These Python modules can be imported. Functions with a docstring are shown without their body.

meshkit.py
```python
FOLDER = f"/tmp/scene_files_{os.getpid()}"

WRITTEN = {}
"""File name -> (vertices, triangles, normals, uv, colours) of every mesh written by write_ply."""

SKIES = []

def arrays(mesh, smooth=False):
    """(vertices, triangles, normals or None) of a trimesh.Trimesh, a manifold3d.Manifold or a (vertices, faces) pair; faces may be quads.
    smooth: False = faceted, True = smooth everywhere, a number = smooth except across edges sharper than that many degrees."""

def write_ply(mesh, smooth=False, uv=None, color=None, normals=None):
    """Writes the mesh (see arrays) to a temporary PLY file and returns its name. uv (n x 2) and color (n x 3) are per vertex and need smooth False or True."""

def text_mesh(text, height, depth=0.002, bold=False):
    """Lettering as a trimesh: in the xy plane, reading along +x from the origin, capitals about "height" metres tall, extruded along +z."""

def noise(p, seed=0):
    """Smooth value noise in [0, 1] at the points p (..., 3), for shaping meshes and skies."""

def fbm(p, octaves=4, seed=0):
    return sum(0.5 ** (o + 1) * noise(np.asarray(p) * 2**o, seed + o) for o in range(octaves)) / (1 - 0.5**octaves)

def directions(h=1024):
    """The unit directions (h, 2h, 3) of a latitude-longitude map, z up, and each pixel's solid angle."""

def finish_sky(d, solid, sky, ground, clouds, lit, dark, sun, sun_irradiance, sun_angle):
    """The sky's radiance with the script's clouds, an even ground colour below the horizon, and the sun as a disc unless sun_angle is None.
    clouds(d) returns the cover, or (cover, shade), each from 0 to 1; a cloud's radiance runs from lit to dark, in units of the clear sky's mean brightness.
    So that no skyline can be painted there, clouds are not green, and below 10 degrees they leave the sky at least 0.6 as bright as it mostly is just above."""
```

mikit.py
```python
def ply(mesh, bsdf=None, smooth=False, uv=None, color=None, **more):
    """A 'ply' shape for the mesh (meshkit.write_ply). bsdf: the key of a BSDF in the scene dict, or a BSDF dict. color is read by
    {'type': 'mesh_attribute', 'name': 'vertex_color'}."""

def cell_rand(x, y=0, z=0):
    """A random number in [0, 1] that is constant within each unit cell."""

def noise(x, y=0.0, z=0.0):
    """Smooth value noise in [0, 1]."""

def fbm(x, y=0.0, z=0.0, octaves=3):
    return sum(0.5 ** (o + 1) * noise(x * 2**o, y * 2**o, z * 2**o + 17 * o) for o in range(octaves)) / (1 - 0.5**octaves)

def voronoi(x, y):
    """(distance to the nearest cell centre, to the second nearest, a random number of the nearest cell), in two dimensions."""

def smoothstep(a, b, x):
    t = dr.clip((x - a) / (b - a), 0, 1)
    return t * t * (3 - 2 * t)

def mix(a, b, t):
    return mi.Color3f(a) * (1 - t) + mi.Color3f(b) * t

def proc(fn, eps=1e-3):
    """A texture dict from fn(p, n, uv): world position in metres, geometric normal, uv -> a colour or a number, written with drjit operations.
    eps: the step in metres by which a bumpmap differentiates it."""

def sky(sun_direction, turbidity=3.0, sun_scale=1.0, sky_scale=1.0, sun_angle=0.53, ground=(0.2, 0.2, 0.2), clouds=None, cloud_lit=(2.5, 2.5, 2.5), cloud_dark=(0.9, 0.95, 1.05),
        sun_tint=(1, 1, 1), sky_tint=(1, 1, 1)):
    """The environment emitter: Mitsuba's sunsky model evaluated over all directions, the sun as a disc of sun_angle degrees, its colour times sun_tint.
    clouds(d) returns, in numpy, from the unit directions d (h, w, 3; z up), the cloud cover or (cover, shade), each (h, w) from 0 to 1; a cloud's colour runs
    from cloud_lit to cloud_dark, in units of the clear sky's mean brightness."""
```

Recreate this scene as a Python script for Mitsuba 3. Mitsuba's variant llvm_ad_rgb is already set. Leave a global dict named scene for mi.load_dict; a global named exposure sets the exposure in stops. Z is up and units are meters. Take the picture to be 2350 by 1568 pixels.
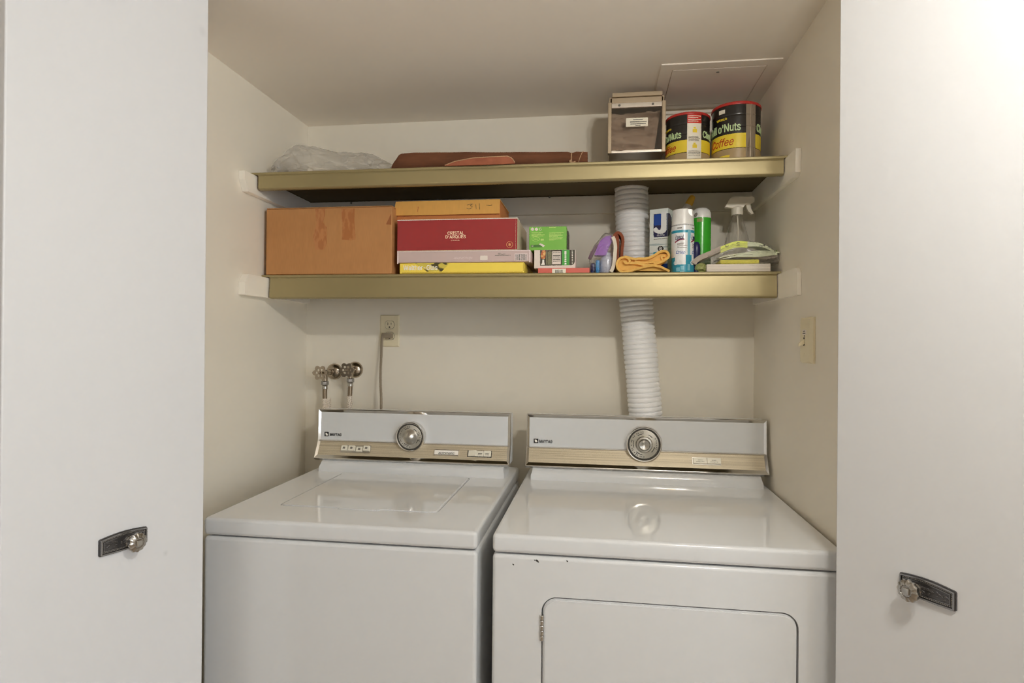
import math, random
import numpy as np, trimesh, drjit as dr, mitsuba as mi, mikit, meshkit
import manifold3d as m3
from shapely.geometry import Polygon, Point, LineString, box as sbox
from shapely import affinity
from mikit import proc, fbm, noise, smoothstep, mix, voronoi

rng = np.random.default_rng(7)
T = mi.ScalarTransform4f
scene, labels = {}, {}

# ------------------------------------------------------------------ camera, light, exposure
CAM = np.array([1.0356, -2.0610, 1.3235])
YAW, PITCH, ROLL, FOC = 0.1410, 0.0023, -0.0089, 1402.96


def ray(u, v):
    a, b = (u - 1175) / FOC, (784 - v) / FOC
    c, s = math.cos(ROLL), math.sin(ROLL); a, b = c * a + s * b, -s * a + c * b
    c, s = math.cos(PITCH), math.sin(PITCH); y, z = c - s * b, s + c * b
    c, s = math.cos(YAW), math.sin(YAW)
    return np.array([c * a - s * y, s * a + c * y, z])


def at(u, v, axis, val):
    d = ray(u, v); k = 'xyz'.index(axis)
    return CAM + d * ((val - CAM[k]) / d[k])


fwd = ray(1175, 784)
upv = ray(1175, 684) - fwd
scene['camera'] = {'type': 'perspective', 'fov': math.degrees(2 * math.atan(1175 / FOC)), 'fov_axis': 'x', 'near_clip': 0.02, 'far_clip': 50,
                   'to_world': T().look_at(origin=CAM.tolist(), target=(CAM + fwd).tolist(), up=upv.tolist())}
exposure = 0.30
LAMP = 335.0           # radiance of the two lamp globes
DAY = 4.3             # radiance of the bright window
LAMP_RGB = (1.0, 0.965, 0.90)
DAY_RGB = (0.88, 0.985, 1.12)

# ------------------------------------------------------------------ helpers


def lin(r, g, b):
    return [((c / 255 + 0.055) / 1.055) ** 2.4 if c > 10 else c / 255 / 12.92 for c in (r, g, b)]


def mat(key, rgb, rough=0.6, metal=0.0, spec=0.5, coat=0.0, bump=None, bump_scale=1.0, tex=None, two=True, sheen=0.0):
    b = {'type': 'principled', 'base_color': tex if tex is not None else {'type': 'rgb', 'value': lin(*rgb)}, 'roughness': rough, 'metallic': metal, 'specular': spec}
    if coat: b['clearcoat'] = coat; b['clearcoat_gloss'] = 0.9
    if sheen: b['sheen'] = sheen
    if bump is not None: b = {'type': 'bumpmap', 'arbitrary': bump, 'scale': bump_scale, 'bsdf': b}
    scene['mat_' + key] = {'type': 'twosided', 'bsdf': b} if two else b
    return key


def obj(name, mesh, m, parent=None, smooth=32, label=None, category=None, group=None, kind=None, **more):
    key = f'{parent}__{name}' if parent else name
    if key in scene or (key in labels and not mesh):
        k = 1
        while f'{key}_{k:03d}' in scene: k += 1
        key = f'{key}_{k:03d}'
    scene[key] = mikit.ply(mesh, 'mat_' + m, smooth=smooth, **more)
    if name == 'print' and not kind: kind = 'stuff'     # tiny print, too small to pick apart
    if label or category or group or kind: tag(key, label, category, group, kind)
    return key


def tag(key, label=None, category=None, group=None, kind=None):
    d = {}
    if label: d['label'] = label
    if category: d['category'] = category
    if group: d['group'] = group
    if kind: d['kind'] = kind
    labels[key] = d
    return key


def cat(*ms):
    ms = [x for m in ms for x in (m if isinstance(m, (list, tuple)) else [m])]
    return trimesh.util.concatenate([tm(x) for x in ms])


def tm(x):
    if hasattr(x, 'to_mesh'):
        mm = x.to_mesh(); return trimesh.Trimesh(np.array(mm.vert_properties[:, :3]), np.array(mm.tri_verts), process=False)
    return x


def mf(mesh):
    mesh = mesh.copy(); mesh.merge_vertices()
    return m3.Manifold(m3.Mesh(np.asarray(mesh.vertices, np.float32), np.asarray(mesh.faces, np.uint32)))


def box(x0, x1, y0, y1, z0, z1, r=0.0, seg=2):
    """A box with edges rounded by r."""
    x0, x1 = sorted((x0, x1)); y0, y1 = sorted((y0, y1)); z0, z1 = sorted((z0, z1))
    if r <= 0:
        b = trimesh.creation.box((x1 - x0, y1 - y0, z1 - z0)); b.apply_translation(((x0 + x1) / 2, (y0 + y1) / 2, (z0 + z1) / 2)); return b
    s = m3.Manifold.sphere(1.0, 4 * seg)
    v = tm(s).vertices * r / np.abs(tm(s).vertices).max()
    pts = np.vstack([v + [x, y, z] for x in (x0 + r, x1 - r) for y in (y0 + r, y1 - r) for z in (z0 + r, z1 - r)])
    return tm(m3.Manifold.hull_points(pts))


def hull(pts):
    return tm(m3.Manifold.hull_points(np.asarray(pts, float)))


def place(mesh, o, X, Y):
    """From local (x, y, depth) to the frame with origin o and axes X, Y, X x Y."""
    X, Y = np.asarray(X, float), np.asarray(Y, float)
    X = X / np.linalg.norm(X); Y = Y / np.linalg.norm(Y)
    M = np.eye(4); M[:3, 0], M[:3, 1], M[:3, 2], M[:3, 3] = X, Y, np.cross(X, Y), o
    m = mesh.copy(); m.apply_transform(M); return m


def rot(mesh, axis, ang, c=(0, 0, 0)):
    m = mesh.copy(); m.apply_transform(trimesh.transformations.rotation_matrix(ang, axis, c)); return m


def ext(poly, h):
    return trimesh.util.concatenate([trimesh.creation.extrude_polygon(g, h, engine='earcut') for g in getattr(poly, 'geoms', [poly])])


def rrect(x0, y0, x1, y1, r, seg=6):
    return sbox(x0 + r, y0 + r, x1 - r, y1 - r).buffer(r, quad_segs=seg)


class Frame:
    """A flat print surface: local x, y in metres on the plane, z out of it."""
    def __init__(s, o, X=(1, 0, 0), Y=(0, 0, 1)):
        s.o = np.asarray(o, float); s.X = np.asarray(X, float) / np.linalg.norm(X); s.Y = np.asarray(Y, float) / np.linalg.norm(Y); s.N = np.cross(s.X, s.Y)
    def px(s, u, v):
        d = ray(u, v); t = np.dot(s.o - CAM, s.N) / np.dot(d, s.N); p = CAM + d * t - s.o
        return float(p @ s.X), float(p @ s.Y)
    def put(s, mesh, x=0, y=0, z=0): return place(mesh, s.o + s.X * x + s.Y * y + s.N * z, s.X, s.Y)
    def rect(s, x0, y0, x1, y1, d=0.0005, r=0.0):
        return s.put(ext(rrect(min(x0, x1), min(y0, y1), max(x0, x1), max(y0, y1), r) if r else sbox(min(x0, x1), min(y0, y1), max(x0, x1), max(y0, y1)), d))
    def prect(s, u0, v0, u1, v1, d=0.0005, r=0.0):
        (x0, y0), (x1, y1) = s.px(u0, (v0 + v1) / 2), s.px(u1, (v0 + v1) / 2)
        y1 = s.px((u0 + u1) / 2, v0)[1]; y0 = s.px((u0 + u1) / 2, v1)[1]
        return s.rect(x0, y0, x1, y1, d, r)
    def ppoly(s, pts, d=0.0005):
        return s.put(ext(Polygon([s.px(*p) for p in pts]).buffer(0), d))
    def poly(s, p, d=0.0005, z=0): return s.put(ext(p, d), z=z)
    def text(s, t, h, x, y, d=0.0007, bold=False, w=None, shear=0.0, center=False):
        m = meshkit.text_mesh(t, h, d, bold)
        if shear: m.vertices[:, 0] += shear * m.vertices[:, 1]
        b = m.bounds
        if w: m.vertices[:, 0] = (m.vertices[:, 0] - b[0, 0]) * w / (b[1, 0] - b[0, 0])
        if center: m.vertices[:, 0] -= m.bounds[:, 0].mean()
        return s.put(m, x, y)
    def ptext(s, t, u0, v0, u1, v1, d=0.0007, bold=False, shear=0.0):
        """Text whose capitals fill the pixel box: left u0, right u1, cap line v0, base line v1."""
        a, b, c = s.px(u0, v1), s.px(u1, v1), s.px(u0, v0)
        return s.text(t, c[1] - a[1], a[0], a[1], d, bold, b[0] - a[0], shear)


def lathe(profile, seg=40, o=(0, 0, 0), axis=(0, 0, 1), flute=None):
    """profile: (radius, height) pairs along axis."""
    p = np.asarray(profile, float); n = len(p); a = np.arange(seg) * 2 * np.pi / seg
    f = 1.0 if flute is None else flute(a)[None, :]
    x, y = p[:, :1] * np.cos(a) * f, p[:, :1] * np.sin(a) * f
    v = np.stack([x, y, np.repeat(p[:, 1:], seg, 1)], -1).reshape(-1, 3)
    i, j = np.meshgrid(np.arange(n - 1), np.arange(seg), indexing='ij')
    q = np.stack([i * seg + j, i * seg + (j + 1) % seg, (i + 1) * seg + (j + 1) % seg, (i + 1) * seg + j], -1).reshape(-1, 4)
    fc = np.vstack([q[:, [0, 1, 2]], q[:, [0, 2, 3]]])
    m = trimesh.Trimesh(v, fc, process=False)
    ar = m.area_faces; m.update_faces(ar > 1e-14)
    z = np.asarray(axis, float) / np.linalg.norm(axis)
    X = np.cross([0, 0, 1.0], z) if abs(z[2]) < 0.99 else np.array([1.0, 0, 0])
    X /= np.linalg.norm(X)
    return place(m, o, X, np.cross(z, X))


def spline(pts, n):
    from scipy.interpolate import CubicSpline
    p = np.asarray(pts, float); t = np.r_[0, np.cumsum(np.linalg.norm(np.diff(p, axis=0), axis=1))]
    return CubicSpline(t, p)(np.linspace(0, t[-1], n))


def tube(pts, r, sides=12, n=None, flat=1.0, caps=True):
    p = spline(pts, n) if n else np.asarray(pts, float)
    r = np.broadcast_to(r, (len(p),))
    t = np.gradient(p, axis=0); t /= np.linalg.norm(t, axis=1, keepdims=True)
    a = np.cross(t, [0.0, 1, 0]); bad = np.linalg.norm(a, axis=1) < 0.2; a[bad] = np.cross(t[bad], [1.0, 0, 0])
    a /= np.linalg.norm(a, axis=1, keepdims=True); b = np.cross(t, a)
    g = np.arange(sides) * 2 * np.pi / sides
    v = p[:, None] + r[:, None, None] * (np.cos(g)[None, :, None] * a[:, None] + flat * np.sin(g)[None, :, None] * b[:, None])
    i, j = np.meshgrid(np.arange(len(p) - 1), np.arange(sides), indexing='ij')
    q = np.stack([i * sides + j, i * sides + (j + 1) % sides, (i + 1) * sides + (j + 1) % sides, (i + 1) * sides + j], -1).reshape(-1, 4)
    f = np.vstack([q[:, [0, 1, 2]], q[:, [0, 2, 3]]]); v = v.reshape(-1, 3)
    if caps:
        v = np.vstack([v, p[:1], p[-1:]]); k = np.arange(sides); e = (len(p) - 1) * sides
        f = np.vstack([f, np.stack([(k + 1) % sides, k, k * 0 + len(v) - 2], 1), np.stack([e + k, e + (k + 1) % sides, k * 0 + len(v) - 1], 1)])
    return trimesh.Trimesh(v, f, process=False)


def cpatch(c, R, a0, a1, z0, z1, d=0.0006, n=None):
    """A patch on an upright cylinder about c; angle 0 faces -y, angles grow to +x."""
    n = n or max(4, int(abs(a1 - a0) / 0.08)); a = np.linspace(a0, a1, n)
    ring = lambda r, z: np.stack([c[0] + r * np.sin(a), c[1] - r * np.cos(a), a * 0 + z], 1)
    v = np.vstack([ring(R + d, z0), ring(R + d, z1), ring(R - 0.0005, z0), ring(R - 0.0005, z1)]); f = []
    for i in range(n - 1):
        A, B, C, D = i, i + 1, n + i, n + i + 1
        E, F, G, H = 2 * n + i, 2 * n + i + 1, 3 * n + i, 3 * n + i + 1
        f += [[A, B, D], [A, D, C], [E, H, F], [E, G, H], [C, D, H], [C, H, G], [A, F, B], [A, E, F]]
    A, C, E, G = 0, n, 2 * n, 3 * n; f += [[A, C, G], [A, G, E]]
    A, C, E, G = n - 1, 2 * n - 1, 3 * n - 1, 4 * n - 1; f += [[A, G, C], [A, E, G]]
    return trimesh.Trimesh(v, f, process=False)


def ctext(t, c, R, a0, z0, h, d=0.0012, bold=False, w=None, shear=0.0):
    m = meshkit.text_mesh(t, h, d, bold)
    if shear: m.vertices[:, 0] += shear * m.vertices[:, 1]
    b = m.bounds
    if w: m.vertices[:, 0] = (m.vertices[:, 0] - b[0, 0]) * w / (b[1, 0] - b[0, 0])
    m = m.subdivide_to_size(max(h * 0.5, 0.004)) if False else m
    x, y, z = m.vertices.T; a = a0 + x / R
    m.vertices = np.stack([c[0] + (R + z) * np.sin(a), c[1] - (R + z) * np.cos(a), z0 + y], 1)
    return m


def ribbon(curve, thick, y0, y1, n=90, ny=14, wob=0.004, seed=0, freq=25):
    """A cloth whose cross-section follows the (x, z) curve, from y0 to y1, with thickness."""
    p = spline(curve, n); t = np.gradient(p, axis=0); t /= np.linalg.norm(t, axis=1, keepdims=True); nn = np.stack([-t[:, 1], t[:, 0]], 1)
    ys = np.linspace(y0, y1, ny); side = []
    for s in (1, -1):
        q = np.zeros((ny, n, 3))
        for k, y in enumerate(ys):
            c = p + nn * s * thick / 2
            q[k, :, 0], q[k, :, 1], q[k, :, 2] = c[:, 0], y, c[:, 1]
        base = np.stack([np.repeat(p[None, :, 0], ny, 0), np.repeat(ys[:, None], n, 1), np.repeat(p[None, :, 1], ny, 0)], -1)
        for ax in range(3):
            q[..., ax] += wob * (meshkit.fbm(base * freq, 3, seed + 11 * ax) - 0.5) * 2
        side.append(q.reshape(-1, 3))
    v = np.vstack(side); N = ny * n
    i, j = np.meshgrid(np.arange(ny - 1), np.arange(n - 1), indexing='ij'); a = (i * n + j).ravel()
    f = [np.stack([a, a + n, a + n + 1], 1), np.stack([a, a + n + 1, a + 1], 1)]
    f += [np.stack([a + N, a + N + n + 1, a + N + n], 1), np.stack([a + N, a + N + 1, a + N + n + 1], 1)]
    def rim(idx):
        i0, i1 = idx[:-1], idx[1:]
        f.append(np.stack([i0, i1, i1 + N], 1)); f.append(np.stack([i0, i1 + N, i0 + N], 1))
    rim(np.arange(n)); rim((np.arange(n) + (ny - 1) * n)[::-1]); rim((np.arange(ny) * n)[::-1]); rim(np.arange(ny) * n + n - 1)
    m = trimesh.Trimesh(v, np.vstack(f), process=False); m.fix_normals() if False else None
    return m


def crumple(c, size, pw=0.7, amp=0.12, freq=3.0, sub=5, seed=1, flat=True, sheer=None):
    """A crumpled film bag: a puffed box with ridged creases, flat where it lies."""
    s = trimesh.creation.icosphere(subdivisions=sub); v = np.array(s.vertices)
    w = np.sign(v) * np.abs(v) ** pw
    v = v * np.asarray(size) / np.mean(size)
    n1 = np.abs(meshkit.fbm(v * freq + 9.1, 3, seed) - 0.5) * 2; n2 = np.abs(meshkit.fbm(v * freq * 2.3 + 3.7, 2, seed + 5) - 0.5) * 2
    w = w * (1 + amp * (1 - 2.2 * n1) + 0.45 * amp * (1 - 2 * n2))[:, None]
    if sheer is not None: w = sheer(w)
    w = w * np.asarray(size) / 2
    if flat: w[:, 2] = np.maximum(w[:, 2], -size[2] / 2)
    s.vertices = w + np.asarray(c); return s


# ------------------------------------------------------------------ materials
W, H = 1.5313, 2.0911


def paint(base, spots=0.02, scale=2.3, lump=0.0):
    b = lin(*base)
    def fn(p, n, uv):
        a = fbm(p.x * scale + p.z * 0.7, p.y * scale, p.z * scale + 3.0, 4)
        s = smoothstep(0.74, 0.82, fbm(p.x * 9 + 5, p.y * 9, p.z * 7, 3))
        return mi.Color3f(*b) * (1 - spots + 2 * spots * a) * (1 - 0.025 * s)
    return proc(fn)


mat('wall_paint', None, 0.55, tex=paint((229, 223, 209), 0.03), spec=0.3)
mat('ceiling_paint', None, 0.7, tex=paint((235, 228, 217), 0.03), spec=0.2)
mat('room_paint', (226, 222, 214), 0.8, spec=0.2)
mat('trim_paint', (238, 233, 222), 0.4, spec=0.4)
mat('floor_wood', None, 0.5, tex=proc(lambda p, n, uv: mix(lin(176, 160, 142), lin(150, 134, 116), fbm(p.x * 3, p.y * 30, 0.0, 4))))


def door_fn(p, n, uv):
    b = mi.Color3f(*lin(214, 216, 219))
    r = dr.sqrt(dr.square(p.y + 0.9354) + dr.square(p.z - 0.8925)) + 0.006 * fbm(p.y * 90, p.z * 90, 1.0, 2)
    s = 0.16 * (1 - smoothstep(0.0, 0.013, r)) * dr.select(p.x < 0.6, 1.0, 0.0)
    r2 = dr.sqrt(dr.square(p.y + 0.862) + dr.square(p.z - 1.984) * 0.7)
    s2 = 0.08 * (1 - smoothstep(0.0, 0.014, r2)) * dr.select(p.x < 0.6, 1.0, 0.0)
    return b * (1 - s) * (1 - s2) * (0.985 + 0.03 * fbm(p.x * 2, p.y * 2, p.z * 1.3, 3))


mat('door_paint', None, 0.42, tex=proc(door_fn), spec=0.4)
mat('enamel', (208, 210, 211), 0.07, spec=0.55)
mat('enamel_panel', (207, 209, 210), 0.3, spec=0.4)
mat('seam_dark', (60, 58, 54), 0.8)
mat('chrome', (215, 212, 206), 0.08, metal=1.0)
mat('chrome_soft', (190, 187, 180), 0.22, metal=1.0)
mat('old_chrome', (176, 164, 148), 0.16, metal=1.0)
mat('pewter', (158, 157, 156), 0.28, metal=1.0)
mat('pewter_dark', (98, 97, 98), 0.36, metal=0.9)
mat('pewter_knob', (172, 168, 162), 0.22, metal=1.0)
mat('band', None, 0.42, metal=0.25, tex=proc(lambda p, n, uv: mix(lin(196, 184, 160), lin(172, 160, 136), smoothstep(0.35, 0.65, fbm(p.x * 3.0, p.y * 20, p.z * 900, 2)))), spec=0.4)


def dial_sheen(cx, cz):
    def fn(p, n, uv):
        a = dr.atan2(p.z - cz, p.x - cx)
        f = 0.5 + 0.5 * dr.cos(2 * (a - 0.9))  # two-lobed sheen of brushed metal, painted into the dial colour
        return mix(lin(168, 164, 152), lin(214, 211, 202), f * f)
    return proc(fn)


mat('ivory_button', (226, 222, 206), 0.35)
mat('black_print', (24, 23, 24), 0.6)
mat('grey_print', (110, 106, 100), 0.6)
mat('white_print', (238, 234, 226), 0.5)
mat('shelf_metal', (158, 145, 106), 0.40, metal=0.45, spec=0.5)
mat('shaded_deck', (92, 80, 52), 0.7)  # underside shade put into the deck colour, darker than the olive front
mat('duct_white', (244, 245, 246), 0.35, spec=0.4)
mat('ivory_plate', (224, 214, 184), 0.4)
mat('slot_dark', (40, 34, 28), 0.7)
mat('cord_grey', (136, 124, 106), 0.5)
mat('hose', (126, 112, 94), 0.3, metal=0.6)


def speckle(p, n, uv):
    f1, f2, w = voronoi(p.x * 260 + p.y * 90, p.z * 230)
    return dr.select(f1 < 0.22, mi.Color3f(*lin(70, 56, 44)), mi.Color3f(*lin(226, 214, 198)))


mat('hose_tag', None, 0.6, tex=proc(speckle))


def kraft(a, b, sc=60):
    return proc(lambda p, n, uv: mix(lin(*a), lin(*b), fbm(p.x * 5 + fbm(p.x * 80, p.z * 9, 0.0, 2), p.y * 4, p.z * 9, 4)) * (0.97 + 0.06 * noise(p.x * 300, p.y * 300, p.z * sc)))


mat('kraft', None, 0.75, tex=kraft((186, 134, 84), (172, 120, 72)))
mat('kraft_edge', (150, 92, 52), 0.8)
mat('old_tape', None, 0.3, tex=proc(lambda p, n, uv: mix(lin(170, 108, 64), lin(180, 122, 76), smoothstep(0.45, 0.6, fbm(p.x * 120, p.y * 9, p.z * 34, 3)))), spec=0.5)
mat('mustard', None, 0.6, tex=kraft((222, 168, 88), (208, 154, 76)))
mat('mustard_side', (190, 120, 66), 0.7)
mat('pencil', (96, 72, 46), 0.7)
mat('maroon', None, 0.22, spec=0.5, coat=0.3, tex=proc(lambda p, n, uv: mix(lin(146, 40, 44), lin(158, 46, 48), fbm(p.x * 8, 0.0, p.z * 8, 3))), bump=proc(lambda p, n, uv: 0.0016 * fbm(p.x * 22, p.y * 22, p.z * 30, 4), eps=2e-3))
mat('card_white', (226, 216, 206), 0.7)
mat('card_beige', (196, 178, 152), 0.7)
mat('cream_print', (244, 222, 190), 0.5)
mat('gold_print', (214, 158, 104), 0.5)
mat('lilac', (198, 176, 172), 0.35, spec=0.5)
mat('lilac_edge', (222, 206, 204), 0.4)
mat('yellow_card', (240, 214, 86), 0.4)
mat('yellow_dark', (196, 168, 58), 0.5)


def glass_photo(p, n, uv):
    d = p.x * 0.8 + p.z * 1.4
    f = smoothstep(0.3, 0.5, noise(d * 110, p.x * 40 - p.z * 60, 2.0))
    return mix(lin(74, 66, 34), lin(206, 188, 80), f)


mat('glass_photo', None, 0.4, tex=proc(glass_photo))
mat('green_card', (120, 184, 72), 0.4)
mat('green_light', (186, 216, 122), 0.5)
mat('green_dark', (70, 118, 48), 0.5)
mat('bulb_dark', (62, 56, 42), 0.45)
mat('olive_print', (128, 128, 96), 0.5)
mat('bulb_green', (66, 158, 62), 0.4)
mat('bulb_amber', None, 0.5, tex=proc(lambda p, n, uv: mix(lin(226, 178, 112), lin(186, 104, 62), smoothstep(0.4, 0.65, fbm(p.x * 160, 0.0, p.z * 140, 2)))))
mat('red_card', (206, 98, 84), 0.45)
mat('rust_cloth', None, 0.95, spec=0.1, sheen=0.4, tex=proc(lambda p, n, uv: mix(lin(88, 58, 41), lin(120, 78, 57), fbm(p.x * 16, p.y * 40, p.z * 40, 4))), bump=proc(lambda p, n, uv: 0.0012 * fbm(p.x * 420, p.y * 420, p.z * 420, 3), eps=6e-4))
mat('rust_light', None, 0.95, spec=0.1, tex=proc(lambda p, n, uv: mix(lin(160, 98, 74), lin(138, 82, 62), fbm(p.x * 60, p.y * 60, p.z * 60, 3))))
mat('twine', (176, 144, 112), 0.9, spec=0.1)
mat('terracotta_cloth', (142, 80, 58), 0.85, spec=0.2, sheen=0.3)
mat('yellow_cloth', None, 0.9, spec=0.15, sheen=0.3, tex=proc(lambda p, n, uv: mix(lin(232, 190, 112), lin(220, 174, 92), fbm(p.x * 60, p.y * 60, p.z * 60, 3))), bump=proc(lambda p, n, uv: 0.0008 * fbm(p.x * 500, p.y * 500, p.z * 500, 2), eps=6e-4))
mat('white_cloth', (216, 208, 192), 0.8)
mat('purple_plastic', (136, 70, 176), 0.25, spec=0.5)
mat('plum_plastic', (96, 58, 84), 0.3)
mat('blue_plastic', (20, 132, 196), 0.25)
mat('deep_blue', (22, 40, 92), 0.3)
mat('navy', (22, 26, 74), 0.25)
mat('lavender_clear', (186, 190, 206), 0.15)
mat('j_pale', None, 0.4, tex=proc(lambda p, n, uv: mix(lin(224, 232, 230), lin(176, 192, 194), smoothstep(0.55, 0.75, noise(p.x * 60 + p.y * 60, p.z * 330, 1.0)) * dr.select(p.z < 1.625, 1.0, 0.0))))
mat('j_blue', (24, 70, 156), 0.35)
mat('j_navy', (26, 28, 72), 0.35)
mat('teal_print', (48, 148, 176), 0.3)
mat('aqua_print', (126, 190, 208), 0.3)
mat('can_white', (234, 238, 240), 0.25, coat=0.4)
mat('maroon_print', (130, 34, 60), 0.4)
mat('cap_white', (238, 238, 236), 0.3)
mat('green_plastic', (56, 176, 44), 0.25, coat=0.3)
mat('badge_olive', (150, 156, 96), 0.5)
mat('nozzle_yellow', (222, 176, 66), 0.4)
mat('nozzle_white', (218, 210, 202), 0.4)
mat('trigger_white', (230, 222, 206), 0.4)
mat('lime_print', (206, 218, 78), 0.4)
mat('pale_green', (208, 216, 184), 0.4)
mat('sponge_yellow', (226, 218, 84), 0.9)
mat('sponge_grey', (176, 166, 156), 0.95)
mat('glove_green', (124, 172, 62), 0.6)
mat('paper_white', None, 0.8, tex=proc(lambda p, n, uv: mix(lin(228, 220, 208), lin(206, 198, 188), smoothstep(0.5, 0.62, noise(p.x * 8, p.y * 8, p.z * 420)))))
mat('coffee_black', (30, 27, 24), 0.25, coat=0.4)
mat('coffee_yellow', (232, 206, 56), 0.3, coat=0.3)
mat('coffee_tan', (170, 146, 106), 0.35)
mat('coffee_red', (196, 50, 40), 0.35)
mat('lid_red', (178, 48, 42), 0.35)
mat('coffee_mint', (196, 220, 166), 0.4)
mat('coffee_script', (176, 70, 24), 0.4)
mat('label_cream', (232, 226, 208), 0.5)
mat('tin', None, 0.28, metal=0.9, tex=proc(lambda p, n, uv: mix(lin(206, 196, 184), lin(150, 136, 124), smoothstep(0.5, 0.72, fbm(p.x * 130, p.y * 130, p.z * 14, 3)))))
mat('trap_metal', (176, 158, 132), 0.4, metal=0.35)
mat('trap_steel', (222, 212, 198), 0.3, metal=0.6)
mat('trap_inside', (110, 92, 72), 0.9)
mat('lint', None, 1.0, spec=0.0, tex=proc(lambda p, n, uv: mix(lin(140, 116, 98), lin(196, 174, 152), fbm(p.x * 20, p.y * 20, p.z * 55, 4))))
mat('frosted_globe', (250, 246, 238), 0.5)
mat('brass', (196, 158, 92), 0.25, metal=1.0)
mat('curtain', (238, 238, 236), 0.9)
for k, wgt, tint in (('film', 0.09, (240, 234, 226)), ('film_bag', 0.12, (250, 246, 240)), ('clear_plastic', 0.06, (240, 226, 206)), ('trap_pane', 0.04, (214, 196, 176))):
    scene['mat_' + k] = {'type': 'blendbsdf', 'weight': wgt, 'a': {'type': 'thindielectric', 'int_ior': 1.42},
                'b': {'type': 'twosided', 'bsdf': {'type': 'principled', 'base_color': {'type': 'rgb', 'value': lin(*tint)}, 'roughness': 0.18, 'specular': 0.9}}}

# ------------------------------------------------------------------ the setting
YF = -0.80            # outer face of the closet's front wall
obj('wall_back', box(-0.1, W + 0.1, 0, 0.1, 0, H + 0.1), 'wall_paint', smooth=False, kind='structure')
obj('wall_left', box(-0.1, 0, YF, 0, 0, H), 'wall_paint', smooth=False, kind='structure')
obj('wall_right', box(W, W + 0.1, YF, 0, 0, H), 'wall_paint', smooth=False, kind='structure')
obj('ceiling', box(-0.1, W + 0.1, YF - 0.1, 0, H, H + 0.05), 'ceiling_paint', smooth=False, kind='structure')
RX0, RX1, RY0, RH = -1.3, 2.9, -4.2, H
obj('wall_front_left', box(RX0, -0.1, YF, YF + 0.1, 0, RH), 'room_paint', smooth=False, kind='structure')
obj('wall_front_right', box(W + 0.1, RX1, YF, YF + 0.1, 0, RH), 'room_paint', smooth=False, kind='structure')
obj('floor', box(RX0, RX1, RY0, 0.0, -0.05, 0), 'floor_wood', smooth=False, kind='structure')
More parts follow.
